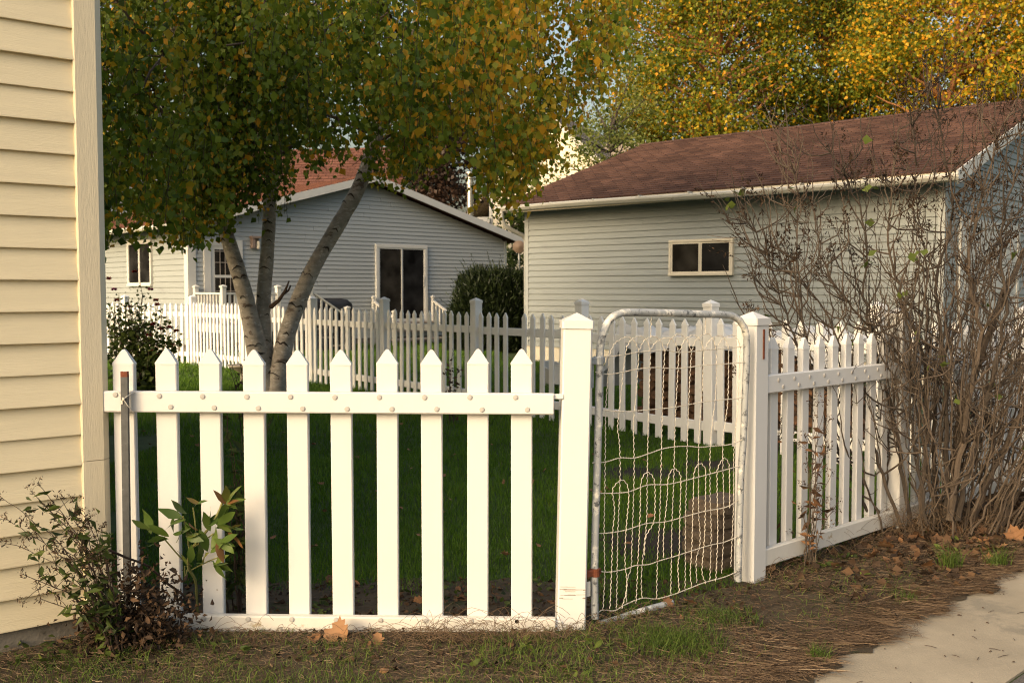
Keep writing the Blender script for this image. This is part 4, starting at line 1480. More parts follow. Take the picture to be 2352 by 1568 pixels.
# sprays: each bough tip carries a bunch of hanging strands
NBO = 450
an = an[g2.permutation(len(an))[:NBO]]
NPS = g2.integers(5, 13, len(an))
bid = np.repeat(np.arange(len(an)), NPS)
an = an[bid] + g2.normal(size=(len(bid), 3)) * np.array([.15, .17, .13])
u, v = proj(an); vl = np.interp(u, VLu, VLv)
bl_len = g2.uniform(.5, 1.25, NBO); bl_hue = g2.normal(0, .10, NBO); bl_yel = g2.uniform(.2, 1.9, NBO); bl_lim = g2.normal(-10, 30, NBO)
NS = len(an)
tw = MB()
C, D, S, H = [], [], [], []
r = random.Random(8)
for i in range(NS):
    L = bl_len[bid[i]] * r.uniform(.65, 1.1)
    n = int(L / .036)
    a = Vector(an[i])
    az = r.uniform(0, 6.283)
    out = Vector((math.cos(az), math.sin(az), 0)) * r.uniform(.05, .35)
    lim = vl[i] + bl_lim[bid[i]] + r.gauss(0, 12)
    yel = (0.15 + .42 * min(1, max(0, (u[i] - 820) / 330)))
    yel *= bl_yel[bid[i]]
    base = bl_hue[bid[i]] + r.gauss(.29 + .27 * min(1, max(0, (u[i] - 800) / 400)), .05)
    pts = []
    for k in range(n + 1):
        t = k / n
        p = a + out * (t ** .6) + Vector((0, 0, -L * t ** 1.25))
        yf = p.y * CT - (p.z - CAMZ) * ST
        vv = CV - F * (p.y * ST + (p.z - CAMZ) * CT) / yf
        if vv > lim: break
        pts.append(p)
        q = p + Vector((r.gauss(0, .05), r.gauss(0, .05), r.gauss(-.02, .03)))
        C.append(q)
        D.append((r.gauss(0, .6), r.gauss(0, .6), -1 + r.gauss(0, .5)))
        S.append(r.choice((1, 1, 1, 1.25)) * r.uniform(.050, .088))
        if r.random() < yel * .62: H.append(r.uniform(.72, 1))
        else: H.append(min(.75, max(0, r.gauss(base, .14))))
    if len(pts) > 4 and i % 2 == 0:
        tw.tube(pts[::3] + [pts[-1]], .0028, 3, False)
C = np.array(C); D = np.array(D); S = np.array(S)
LV = len(C)
leafpart('crown', kites(C, S, D, np.array(H), .82, .10), 'leaf_birch', bi)
build('twigs', tw, 'twig_dark', bi, True)
b = MB()
r = random.Random(31)
for sp in spts:
    n = len(sp)
    for k in range(16):
        i = r.randrange(int(n * .42), n - 1)
        a = sp[i]
        az = r.uniform(0, 6.283); L = r.uniform(.9, 2.2)
        e = a + Vector((math.cos(az) * L, math.sin(az) * L * .7, r.uniform(.1, .9) * L))
        p = wander(a, e, 7, .25, r)
        b.tube(p, [.035 * (1 - .8 * j / 7) for j in range(8)], 5)
        for _ in range(3):
            j = r.randrange(2, 8)
            e2 = p[j] + Vector((r.uniform(-.6, .6), r.uniform(-.5, .5), r.uniform(-.35, .25)))
            b.tube(wander(p[j], e2, 5, .3, r), [.012, .010, .008, .007, .005, .003], 4)
# a few pale bare boughs that show against the leaves
for q in (((560, 100, 10.2), (590, 60, 10.2), (610, 0, 10.3), (622, -40, 10.4)), ((520, 105, 10.2), (560, 100, 10.2)), ((1000, 150, 10.8), (1030, 185, 10.8), (1075, 200, 10.9), (1110, 235, 11)), ((375, 130, 10), (345, 165, 9.9), (330, 200, 9.9)), ((1010, 240, 11.2), (1045, 160, 11.1), (1070, 90, 11.1))):
    build('bough', MB().tube(spline([P(*z) for z in q], .08), .012, 5), 'twig', bi, True)
build('limbs', b, 'twig', bi, True)


def tree(name, label, cat, base, blobs, nl, size, mat, bark, seed, tr=.22, nclump=80, hue=(.4, .16), yel=.25, droop=.3, tight=.42, group=None, hgrad=0):
    """trunk, limbs reaching clumps of leaves spread through the crown's volume"""
    q = np.random.default_rng(seed); r = random.Random(seed)
    t = empty(name, (base[0], base[1], 0), 0, label, cat, group)
    b = MB()
    top = Vector(blobs[0][0])
    tp = wander((base[0], base[1], -.1), top + Vector((0, 0, blobs[0][1][2] * .5)), 12, .12, r)
    b.tube(tp, [tr * (1 - .85 * i / 12) for i in range(13)], 9)
    vols = np.array([bl[1][0] * bl[1][1] * bl[1][2] for bl in blobs]); vols = vols / vols.sum()
    C, D, S, H = [], [], [], []
    cl = []
    for bl, w in zip(blobs, vols):
        for k in range(max(4, int(nclump * w))):
            d = q.normal(size=3); d /= np.linalg.norm(d)
            d *= q.uniform(.25, 1) ** .5
            cl.append((np.array(bl[0]) + d * np.array(bl[1]), min(bl[1]) * tight * q.uniform(.6, 1.3)))
    per = max(4, nl // len(cl))
    for c, rad in cl:
        h0 = q.normal(hue[0], hue[1]) + hgrad * (c[0] - base[0])
        n = int(per * q.uniform(.6, 1.4))
        p = c + q.normal(size=(n, 3)) * np.array([rad, rad, rad * .75]) * .62
        C.append(p)
        d = q.normal(size=(n, 3)) * .7; d[:, 2] -= droop * 2
        D.append(d)
        S.append(q.uniform(size * .7, size * 1.3, n))
        h = q.normal(h0, .13, n)
        m = q.random(n) < yel
        h[m] = q.uniform(.68, 1, m.sum())
        H.append(h.clip(0, 1))
        # limb to the clump
        if q.random() < .55:
            i = min(range(len(tp)), key=lambda i: abs(tp[i].z - (c[2] - rad * 1.5)))
            b.tube(wander(tp[i], Vector(c), 6, .2, r), [tr * .28 * (1 - .85 * k / 6) + .008 for k in range(7)], 5)
    leafpart('crown', kites(np.concatenate(C), np.concatenate(S), np.concatenate(D), np.concatenate(H), .8, .12), mat, t)
    build('trunk', b, bark, t, True)
    return t


def blob(u, v, Y, rx, ry, rz): return ((lambda p: (p.x, p.y, p.z))(P(u, v, Y)), (rx, ry, rz))


def at(u, Y): p = P(u, 667, Y); return (p.x, p.y)


tree('maple_tree', 'yellow-green autumn tree rising directly behind the left end of the garage roof', 'tree', at(1640, 34),
     [blob(1640, 150, 34, 2.9, 2.4, 3.4), blob(1510, 60, 35, 2.2, 2, 2.8), blob(1560, 290, 33, 1.7, 1.7, 1.7), blob(1450, 220, 34, 1.4, 1.4, 1.5), blob(1480, 320, 32.5, 1.0, 1, .9), blob(1700, -60, 34, 2.6, 2.4, 2.4)],
     46000, .115, 'leaf_tree', 'bark_sunlit', 51, .2, 230, (.34, .14), .17)
tree('maple_tree', 'green and gold autumn tree behind the middle of the garage roof', 'tree', at(1890, 37),
     [blob(1880, 120, 37, 3.2, 2.6, 4.2), blob(1960, 250, 35.5, 2.4, 2, 1.9), blob(1790, 260, 36, 2.0, 2, 1.9), blob(1930, -60, 37, 3, 2.6, 2.6)],
     50000, .12, 'leaf_tree', 'bark_sunlit', 52, .22, 230, (.29, .14), .17)
tree('maple_tree', 'orange autumn tree with sunlight put into its bark colour behind the right end of the garage roof', 'tree', at(2130, 31),
     [blob(2200, 110, 31, 2.6, 2.2, 3.2), blob(2330, 220, 30, 1.8, 1.8, 1.7), blob(2090, 60, 32, 1.8, 1.8, 2.2), blob(2350, 40, 31, 1.7, 1.8, 2.2)],
     38000, .115, 'leaf_tree', 'bark_sunlit', 53, .26, 150, (.43, .15), .36)
b = MB().tube(spline([P(2140, 270, 29.5), P(2160, 190, 29.6), P(2200, 120, 29.8), P(2225, 40, 30), P(2240, -40, 30)], .2), [.10] * 3 + [.085] * 40, 7) if False else None
tree('slim_tree', 'loose pale-leaved small tree standing between the cream house and the garage roof', 'tree', at(1400, 31),
     [blob(1400, 340, 31, 1.3, 1.2, 1.0), blob(1330, 390, 30, .8, .9, .7), blob(1440, 250, 32, 1.3, 1.2, 1.4), blob(1250, 420, 29.5, .55, .6, .5)],
     4200, .10, 'leaf_pale', 'bark_brown', 54, .09, 60, (.5, .16), .05, .2)
tree('copper_tree', 'dark copper-leaved tree behind the right slope of the gabled house', 'tree', at(1010, 38),
     [blob(1010, 390, 38, 1.6, 1.5, 2.2), blob(975, 330, 38, 1.6, 1.5, 1.6)], 9000, .15, 'leaf_dark', 'bark_brown', 55, .2, 60, (.4, .18), 0)
tree('small_tree', 'dark green leafy young tree in the gap between the gabled house and the garage', 'tree', at(1180, 33),
     [blob(1180, 540, 33, .55, .6, 1.1), blob(1170, 500, 33, .6, .6, .6), blob(1185, 610, 33, .5, .5, .6)], 1900, .11, 'leaf_shrub', 'bark_brown', 56, .06, 36, (.4, .2), 0)
tree('gap_fill_tree', 'broad dark green tree added far behind the birch to darken its sky gaps', 'tree', at(640, 48),
     [blob(560, 120, 48, 6.0, 3, 4.0), blob(820, 60, 49, 4.0, 3, 4.0), blob(360, 30, 47, 4.0, 3, 4.0), blob(640, -80, 48, 6, 3, 3)],
     11000, .26, 'leaf_shrub', 'bark_brown', 57, .3, 100, (.35, .2), .0)  # tree added to close and darken the sky gaps behind the birch
tree('maple_tree', 'tall golden tree at the far right edge, its trunk leaning beside the orange tree', 'tree', at(2480, 36),
     [blob(2440, 40, 36, 2.6, 2.5, 3.6), blob(2560, 180, 36, 2.6, 2.5, 3)], 22000, .13, 'leaf_tree', 'bark_sunlit', 58, .24, 100, (.46, .14), .25)

# ---- clipped yew by the house corner
q = np.random.default_rng(61)
c = P(1160, 720, 23.2); c.z = 0
ye = empty('yew_bush', c, 0, 'dense dark green yew bush between the gabled house and the garage', 'bush')
n = 36000
d = q.normal(size=(n, 3)); d /= np.linalg.norm(d, axis=1, keepdims=True)
d[:, 2] = np.abs(d[:, 2])
sh = (np.abs(d) ** 3.5).sum(1) ** (-1 / 3.5) * .97
rad = q.uniform(.6, 1.0, n) ** .7 * (1 + .10 * noise3(d, 5, 3)) * sh
p = d * rad[:, None] * np.array([1.36, 1.15, 1.9]) + np.array([c.x, c.y, .05])
dd = d + q.normal(size=(n, 3)) * .5; dd[:, 2] += .7
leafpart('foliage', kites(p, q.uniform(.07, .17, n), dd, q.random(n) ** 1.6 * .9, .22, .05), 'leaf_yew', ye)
b = MB(); r = random.Random(62); C, D, S, H = [], [], [], []
for i in range(130):
    k = r.randrange(n)
    a = Vector(p[k]); dv = Vector(d[k]); dv.z = abs(dv.z) + .3; dv.normalize()
    e = a + dv * r.uniform(.18, .5) + Vector((-.08, 0, .06))
    pt = wander(a, e, 5, .12, r)
    b.tube(pt, [.008, .007, .006, .005, .004, .002], 3)
    for j in range(26):
        t = r.random() * 5; s = pt[min(4, int(t))]
        C.append(s + (pt[min(5, int(t) + 1)] - s) * (t % 1)); D.append((dv.x + r.uniform(-.8, .8), dv.y + r.uniform(-.8, .8), dv.z + r.uniform(-.3, .6))); S.append(r.uniform(.05, .09)); H.append(r.uniform(.4, 1))
leafpart('shoots', kites(np.array(C), np.array(S), np.array(D), np.array(H), .2, .05), 'leaf_yew', ye)
put('inner_shade_core', MB().lathe([(.5, 0), (.6, .4), (.55, 1.0), (.3, 1.3), (.1, 1.4)], (0, 0, 0), 10).mesh('inner_shade_core'), 'dark_void', ye)  # dark solid standing in for the shade inside the bush

# ---- the bare lilac in front of the right fence
LB = RF0 + FD * (xs + .12) + FN * .32
lil = empty('lilac_bush', LB, 0, 'big bare brown lilac bush with dark dried seed heads in front of the right fence', 'bush')
r = random.Random(71)
heads_C, heads_D, heads_S, heads_H = [], [], [], []
lvC, lvD, lvS, lvH = [], [], [], []
def lilac_stem(pts, r0, r1, seed, dens=1.0):
    r = random.Random(seed)
    sp = spline([Vector(p) for p in pts], .06)
    n = len(sp)
    for p in sp[1:]: p += Vector((r.gauss(0, .006), r.gauss(0, .006), 0))
    b = MB().tube(sp, [r0 + (r1 - r0) * (i / (n - 1)) ** .8 for i in range(n)], 7)
    tips = []
    nb = int(n * 1.15 * dens)
    for _ in range(nb):
        i = int(n * (r.random() ** .8 * .82 + .16))
        if i >= n: i = n - 1
        t = (sp[min(i + 1, n - 1)] - sp[max(0, i - 1)]).normalized()
        side = Vector((r.gauss(0, 1), r.gauss(0, .8), r.gauss(0, .5)))
        L = r.uniform(.12, .62) * (1.1 - .5 * i / n)
        d = (t * .8 + side * .55 + Vector((0, 0, .55))).normalized()
        e = sp[i] + d * L
        m = sp[i] + (t * .4 + side * .4).normalized() * L * .45
        pp = spline([sp[i], m, e], .05)
        for z in pp[1:]: z += Vector((r.gauss(0, .004), r.gauss(0, .004), r.gauss(0, .003)))
        rb = .0026 + .0065 * L
        b.tube(pp, [rb + (.0016 - rb) * (k / (len(pp) - 1)) for k in range(len(pp))], 4)
        tips.append((pp[-1], d))
        for _2 in range(r.choice((1, 2, 2, 3))):
            j = r.randrange(1, len(pp))
            d2 = (d * .6 + Vector((r.gauss(0, .7), r.gauss(0, .7), r.gauss(.45, .4)))).normalized()
            l2 = r.uniform(.05, .22)
            k2 = wander(pp[j], pp[j] + d2 * l2, 3, .25, r)
            b.tube(k2, [.0023, .0020, .0017, .0012], 3)
            tips.append((k2[-1], d2))
    for tp, d in tips:
        if tp.z > 1.45 and r.random() < .13 + .13 * (tp.z - 1.4):
            m = r.randrange(10, 26)
            for k in range(m):
                s = r.random()
                w_ = .020 * (1.15 - s)
                heads_C.append(tp + d * (s * .13 - .03) + Vector((r.gauss(0, w_), r.gauss(0, w_), r.gauss(0, .010))))
                heads_D.append((d.x + r.gauss(0, .6), d.y + r.gauss(0, .6), d.z + r.gauss(0, .4)))
                heads_S.append(r.uniform(.018, .034)); heads_H.append(r.random())
        elif r.random() < .014:
            for k in range(r.choice((1, 2, 4))):
                lvC.append(tp + Vector((r.gauss(0, .025), r.gauss(0, .02), r.gauss(0, .02)))); lvD.append((r.gauss(0, 1), r.gauss(0, 1), r.gauss(0, .5))); lvS.append(r.uniform(.035, .06)); lvH.append(r.uniform(.75, 1))
    return b


by = LB.y
GS = [  # guide stems (pixel u, v, depth)
    ([(2010, 1215, by - .05), (1930, 1040, by - .15), (1850, 850, by - .25), (1800, 700, by - .3), (1760, 580, by - .35), (1705, 490, by - .4)], .013, .003),
    ([(2030, 1215, by), (1960, 1050, by - .1), (1900, 900, by - .2), (1850, 780, by - .25), (1835, 600, by - .3), (1825, 400, by - .3), (1815, 320, by - .3)], .012, .002),
    ([(2070, 1210, by), (2010, 1040, by), (1960, 860, by), (1880, 690, by), (1800, 620, by - .1), (1740, 570, by - .1)], .014, .003),
    ([(2090, 1205, by), (2060, 1000, by + .05), (2010, 800, by), (1985, 680, by), (1990, 560, by), (1950, 420, by), (1900, 330, by)], .017, .003),
    ([(2110, 1205, by), (2130, 980, by + .1), (2120, 820, by + .1), (2075, 700, by + .05), (2040, 560, by), (2050, 420, by), (2060, 300, by)], .020, .003),
    ([(2150, 1200, by + .05), (2120, 1000, by + .1), (2085, 850, by + .1), (1990, 740, by), (1920, 660, by - .1), (1880, 560, by - .1), (1870, 480, by - .1)], .016, .003),
    ([(2170, 1195, by), (2175, 980, by), (2165, 780, by), (2150, 640, by), (2190, 480, by), (2165, 330, by), (2150, 225, by)], .022, .003),
    ([(2190, 1195, by + .1), (2200, 1000, by + .1), (2260, 800, by + .1), (2320, 640, by + .15), (2390, 520, by + .2)], .034, .014),
    ([(2180, 1195, by - .1), (2220, 950, by - .1), (2250, 760, by - .1), (2225, 600, by - .1), (2260, 430, by - .1), (2300, 300, by - .1), (2345, 215, by - .1)], .026, .003),
    ([(2200, 1195, by - .1), (2270, 900, by - .15), (2310, 720, by - .2), (2300, 560, by - .2), (2330, 400, by - .2), (2352, 260, by - .2)], .022, .003),
    ([(2230, 1195, by), (2340, 960, by), (2430, 800, by), (2480, 600, by), (2500, 450, by)], .022, .004),
    ([(2150, 1200, by + .15), (2150, 900, by + .2), (2220, 700, by + .2), (2290, 560, by + .2), (2380, 430, by + .2)], .020, .004),
    ([(2130, 1205, by - .1), (2090, 900, by - .12), (2130, 650, by - .12), (2110, 500, by - .12), (2100, 330, by - .1), (2095, 260, by - .1)], .012, .002),
]
for k, (g_, a, b_) in enumerate(GS):
    build('stem', lilac_stem([P(*x) for x in g_], a * .8, b_, 100 + k, 1.2), 'twig' if k % 3 else 'bark_brown', lil, True)
for k in range(78):
    u0 = r.uniform(2000, 2330); sp_ = r.gauss(0, 1)
    x0_, y0_ = LB.x + r.gauss(0.06, .24), LB.y + r.gauss(.06, .12)
    lean = (x0_ - LB.x) * 1.7 + r.gauss(.2, .34)
    h = r.uniform(.7, 1.75)
    pts = [(x0_, y0_, 0), (x0_ + lean * .25, y0_ - .05, h * .35), (x0_ + lean * .62, y0_ - .07 + r.gauss(0, .1), h * .72), (x0_ + lean, y0_ + r.gauss(-.1, .15), h)]
    build('stem', lilac_stem(pts, r.uniform(.003, .008), .0016, 200 + k, .3), 'twig', lil, True)
tag(leafpart('seed_heads', kites(np.array(heads_C), np.array(heads_S), np.array(heads_D), np.array(heads_H) * .45, .34, .15), 'leaf_brown', lil), kind='stuff')
leafpart('last_leaves', kites(np.array(lvC), np.array(lvS), np.array(lvD), np.array(lvH), .9, .1), 'leaf_shrub', lil)


# ---- smaller plants
def plant_leaf(MBs, p, d, size, kind, seed, hue, curl=.25):
    vs, fs = leaf_shape(kind, size, curl, seed)
    m = Matrix.Translation(p) @ rot_to(d) @ Matrix.Rotation(random.Random(seed).uniform(-1.2, 1.2), 4, 'Y') @ Matrix.Translation((0, size * .5, 0))
    vs = [m @ Vector(v) for v in vs]
    MBs.append((vs, fs, hue))


def flush_leaves(name, lst, mat, parent):
    mb = MB(); hs = []
    for vs, fs, h in lst:
        mb.add(vs, fs); hs += [h] * len(vs)
    me = mb.mesh(name)
    a = me.attributes.new('hue', 'FLOAT', 'POINT'); a.data.foreach_set('value', np.array(hs, np.float32))
    return smooth(build(name, me, mat, parent, True), 60)


# red flower bush
c = G(318, 917); Yb = c.y
fb_ = empty('flower_bush', c, 0, 'leafy bush with dark red and magenta flowers at the left before the picket fence', 'bush')
q = np.random.default_rng(81); r = random.Random(81)
b = MB(); C, D, S, H = [], [], [], []
tips = []
for i in range(34):
    a = Vector((c.x + r.gauss(0, .13), c.y + r.gauss(0, .13), 0))
    k = r.gauss(0, 1)
    tz = max(.45, 1.36 - abs(k) * .26 + r.uniform(-.3, .18))
    e = Vector((c.x - .05 + k * .27, c.y + r.gauss(0, .2), tz))
    pt = wander(a, e, 8, .14, r)
    b.tube(pt, [.009 - .0007 * j for j in range(9)], 4)
    tips.append(pt[-1])
    for j in range(75):
        t = r.random() ** .75 * 7.9; s = pt[int(t)].lerp(pt[int(t) + 1], t % 1)
        C.append(s + Vector((r.gauss(0, .06), r.gauss(0, .06), r.gauss(0, .03)))); D.append((r.gauss(0, 1), r.gauss(0, 1), r.gauss(-.4, .5)))
        S.append(r.uniform(.04, .115) * (1.15 - .7 * (s.z / 1.5))); H.append(r.gauss(.5, .22))
build('stems', b, 'twig_dark', fb_, True)
leafpart('foliage', kites(np.array(C), np.array(S), np.array(D), np.array(H), .7, .15), 'leaf_shrub', fb_)
flw = [(345, 665, .9), (262, 665, .99), (362, 700, .55), (352, 745, .3), (370, 755, .3), (342, 770, .5), (300, 705, .35), (268, 690, .4), (388, 752, .25), (405, 760, .3), (345, 805, .6), (362, 815, .65), (250, 640, .5), (310, 625, .4), (395, 790, .3), (358, 690, .5)]
for k, (u_, v_, h) in enumerate(flw):
    p = P(u_, v_, Yb - .12 + .1 * r.random())
    m = 26; cc = []; dd = []
    for j in range(m):
        a_ = r.uniform(0, 6.28); el = r.uniform(-.2, .9)
        dv = Vector((math.cos(a_) * math.cos(el), math.sin(a_) * math.cos(el), math.sin(el)))
        cc.append(p + dv * .022); dd.append(dv)
    leafpart('flower', kites(np.array(cc), .042, np.array(dd), np.full(m, h) + q.normal(0, .06, m), .7, .1), 'petal', fb_)

# peony between the second and third front pickets
pb0 = P(455, 1405, 4.09); pb0.z = .02
pe = empty('peony_plant', pb0, 0, 'green leafy peony with yellowing leaf tips poking through the front fence', 'plant')
r = random.Random(91)
def pxl(l): return [P(u, v, Y) for u, v, Y in l]
b = MB()
for l, rd in (([(455, 1420, 4.09), (452, 1370, 4.07), (448, 1330, 4.03), (432, 1300, 3.99), (440, 1260, 3.95), (470, 1225, 3.92), (500, 1180, 3.91), (512, 1150, 3.90)], .0055),
              ([(440, 1300, 4.0), (415, 1280, 3.96), (393, 1255, 3.92), (380, 1240, 3.9)], .003), ([(434, 1262, 3.95), (428, 1215, 3.92), (420, 1185, 3.9)], .003),
              ([(440, 1258, 3.95), (470, 1240, 3.92), (490, 1225, 3.9)], .003), ([(440, 1308, 4.0), (475, 1290, 3.94), (500, 1280, 3.9)], .003), ([(450, 1250, 3.93), (448, 1200, 3.93), (443, 1165, 3.92)], .0028),
              ([(432, 1300, 3.98), (425, 1325, 3.95), (424, 1300, 3.92)], .0025)):
    b.tube(spline(pxl(l), .02), rd, 6)
build('stems', b, 'stem_green', pe, True)
lv = []
sd = 0
for (u, v, Y, du, dv, n, sz) in ((385, 1236, 3.90, -1, .0, 3, .085), (352, 1222, 3.88, -.5, -.8, 2, .10), (420, 1188, 3.9, -1, -.3, 3, .10), (424, 1200, 3.9, .5, .6, 3, .07), (405, 1238, 3.9, .5, -1, 3, .085),
                                 (432, 1232, 3.9, .9, -.2, 2, .08), (478, 1215, 3.9, .3, -1, 3, .10), (498, 1200, 3.9, .9, -.3, 4, .095), (512, 1160, 3.89, .4, -.9, 4, .08), (515, 1150, 3.89, .9, .1, 3, .07),
                                 (496, 1240, 3.9, .8, .3, 4, .09), (482, 1265, 3.9, .2, -.8, 3, .095), (490, 1290, 3.9, .8, .1, 4, .09), (430, 1300, 3.92, -.1, -.9, 2, .075), (455, 1290, 3.92, .6, -.8, 3, .08), (525, 1215, 3.9, 1, .2, 3, .08), (470, 1150, 3.9, -.8, .1, 2, .06), (500, 1300, 3.92, 1, .4, 2, .07)):
    for k in range(n):
        sd += 1
        a = math.atan2(-dv, du) + (k - (n - 1) / 2) * .62 + r.uniform(-.15, .15)
        d = Vector((math.cos(a), r.uniform(-.55, .1), math.sin(a) * .9))
        plant_leaf(lv, P(u + r.uniform(-8, 8), v + r.uniform(-8, 8), Y), d, sz * r.uniform(.8, 1.15), 'lance', sd, min(1, max(0, r.gauss(.36, .16) + (.45 if r.random() < .16 else 0) + (.25 if u > 508 else 0))), .3)
flush_leaves('leaves', lv, 'leaf_peony', pe)


def stalky(name, label, cat, base, tips, Y0, seed, leafmat, nleaf, lsize, stemr=.0035, seedheads=True, via=None, lhue=(.4, .25), aspect=.4, mat='twig_dark', headn=22, heads=.016, group=None):
    """several thin stems from one base to listed tips (pixel u, v, depth), narrow leaves, dry heads at the tips"""
    r = random.Random(seed); q = np.random.default_rng(seed)
    t = empty(name, (base[0], base[1], 0), 0, label, cat, group)
    b = MB(); C, D, S, H = [], [], [], []; hc, hd = [], []
    for (u, v, Y) in tips:
        e = P(u, v, Y); a = Vector(base) + Vector((r.gauss(0, .02), r.gauss(0, .02), 0))
        m = a.lerp(e, .5) + Vector((0, 0, .10 * (e - a).length)) - Vector(((e.x - a.x) * .18, 0, 0))
        pt = spline([a, m, e], .03)
        for z in pt[1:]: z += Vector((r.gauss(0, .003), r.gauss(0, .003), r.gauss(0, .002)))
        n = len(pt)
        b.tube(pt, [stemr * (1 - .65 * k / (n - 1)) for k in range(n)], 4)
        ends = [pt[-1]]
        for _ in range(3):
            j = int(n * r.uniform(.45, .95)); d = Vector((r.gauss((e.x - a.x) * .7, .5), r.gauss(0, .5), r.gauss(.5, .4))).normalized()
            s = pt[j] + d * r.uniform(.04, .11); b.tube([pt[j], pt[j].lerp(s, .5) + Vector((0, 0, .006)), s], [stemr * .5, stemr * .4, stemr * .3], 3); ends.append(s)
        for _ in range(nleaf):
            j = int((n - 1) * r.uniform(.15, 1)); C.append(pt[j] + Vector((r.gauss(0, .02), r.gauss(0, .02), r.gauss(0, .015))))
            D.append((r.gauss(0, 1), r.gauss(-.2, .6), r.gauss(0, .6))); S.append(r.uniform(.5, 1.2) * lsize); H.append(min(1, max(0, r.gauss(*lhue))))
        if seedheads:
            for s in ends:
                hc, hd = [], []
                for _ in range(headn):
                    hc.append(s + Vector((r.uniform(-1, 1), r.uniform(-1, 1), r.uniform(-.8, 1.2))) * heads); hd.append((r.gauss(0, 1), r.gauss(0, 1), r.gauss(.4, 1)))
                leafpart('seed_head', kites(np.array(hc), q.uniform(.4, 1.2, len(hc)) * heads, np.array(hd), q.random(len(hc)), .3, .1), 'leaf_brown', t)
    build('stems', b, mat, t, True)
    if C: leafpart('leaves', kites(np.array(C), np.array(S), np.array(D), np.array(H), aspect, .15), leafmat, t)
    return t


stalky('aster_plant', 'faded aster with spent brown flower heads leaning on the yellow house wall', 'plant', (-1.50, 3.72, 0),
       [(87, 1108, 3.62), (70, 1125, 3.62), (138, 1140, 3.64), (172, 1146, 3.66), (205, 1180, 3.68), (231, 1214, 3.7), (14, 1190, 3.56), (2, 1140, 3.55), (52, 1250, 3.58), (47, 1318, 3.58), (90, 1328, 3.6), (92, 1376, 3.6),
        (110, 1165, 3.62), (150, 1200, 3.66), (125, 1240, 3.62), (180, 1230, 3.67), (215, 1260, 3.7), (160, 1290, 3.65), (128, 1310, 3.63)], 3.7, 95, 'leaf_shrub', 16, .06, .0032, True, None, (.45, .25), .36, 'twig_dark', 20, .018)
q = np.random.default_rng(96)
n = 2600
p = np.stack([q.normal(0, .085, n), q.normal(0, .06, n), np.abs(q.normal(0, .13, n))], 1) + np.array([-1.46, 3.80, .02])
p[:, 0] += q.uniform(-.08, .1, n)
tag(leafpart('dead_leaf_heap', kites(p, q.uniform(.010, .040, n), q.normal(size=(n, 3)), q.random(n) ** 1.5, .5, .25), 'leaf_brown', None), 'heap of withered brown leaves at the foot of the metal stake', 'withered leaves', None, 'stuff')
b = MB().tube(spline([P(u, v, Y) for u, v, Y in ((250, 1262, 3.72), (290, 1280, 3.78), (340, 1300, 3.88), (385, 1340, 3.95), (420, 1365, 4.0), (436, 1395, 4.08), (440, 1425, 4.1))], .03), [.004] * 4 + [.0065] * 40 if False else .0052, 6)
tag(build('fallen_twig', b, 'twig_dark', None, True), 'thin dark arching twig crossing the foot of the first two pickets', 'twig')

stalky('tall_weed', 'tall dark leafy weed growing behind the third and fourth front pickets', 'plant', (P(545, 1400, 4.25).x, 4.25, 0),
       [(520, 955, 4.22), (492, 1075, 4.12), (470, 1035, 4.08), (556, 1000, 4.25), (622, 960, 4.25), (606, 1020, 4.2), (545, 1100, 4.25), (520, 1180, 4.2), (560, 1200, 4.2), (500, 1120, 4.18), (536, 1040, 4.2)], 4.2, 97, 'leaf_shrub', 13, .075, .0035, False, None, (.42, .2), .42)
stalky('dried_weed', 'dried brown weed with curled leaves standing behind the third front picket, near the birch', 'plant', (P(560, 930, 9).x, 9, 0),
       [(508, 800, 9), (545, 790, 9), (572, 822, 9), (530, 830, 9)], 9, 98, 'leaf_dry', 5, .07, .005, True, None, (.2, .15), .5)
stalky('dried_weed', 'small brown weed in front of the back fence, seen between the eighth and ninth pickets', 'plant', (P(1040, 900, 10.6).x, 10.4, 0),
       [(1030, 810, 10.4), (1040, 800, 10.4), (1052, 840, 10.4), (1022, 850, 10.4), (1044, 870, 10.4)], 10.4, 99, 'leaf_dry', 14, .06, .005, False, None, (.15, .15), .5)
stalky('dried_flower', 'dry brown flower head rising just behind the far gate post', 'plant', (P(1722, 900, 5.1).x, 5.15, 0), [(1716, 708, 5.1), (1724, 703, 5.1), (1732, 712, 5.1)], 5.1, 101, 'leaf_dry', 2, .04, .003, True, None, (.3, .2), .4, 'twig', 30, .022)
stalky('dried_flower', 'tall dried flower stalks leaning between the gate post and the first right-hand pickets', 'plant', (P(1790, 1000, 5.2).x, 5.3, 0),
       [(1772, 765, 5.2), (1762, 790, 5.15), (1785, 800, 5.2), (1845, 770, 5.3), (1855, 790, 5.3), (1760, 900, 5.1), (1870, 860, 5.2)], 5.2, 102, 'leaf_dry', 6, .06, .0035, True, None, (.35, .2), .4, 'twig', 34, .02)
stalky('withered_stalks', 'withered brown stalks with hanging curled leaves against the right fence pickets', 'plant', (P(1862, 1240, 4.9).x, 4.93, 0),
       [(1880, 905, 4.9), (1895, 925, 4.9), (1868, 960, 4.88), (1905, 960, 4.92), (1850, 1000, 4.85), (1900, 1020, 4.9), (1858, 1080, 4.86), (1910, 1085, 4.92), (1930, 1150, 4.95), (1880, 1120, 4.9), (1840, 1160, 4.85)], 4.9, 103, 'leaf_dry', 5, .07, .003, True, None, (.38, .18), .34, 'twig', 14, .018)

# ================================================================== ground cover
q = np.random.default_rng(111)
YN = np.array([HD.y, -HD.x])


def side(p, o, n): return (p[:, 0] - o.x) * n.x + (p[:, 1] - o.y) * n.y


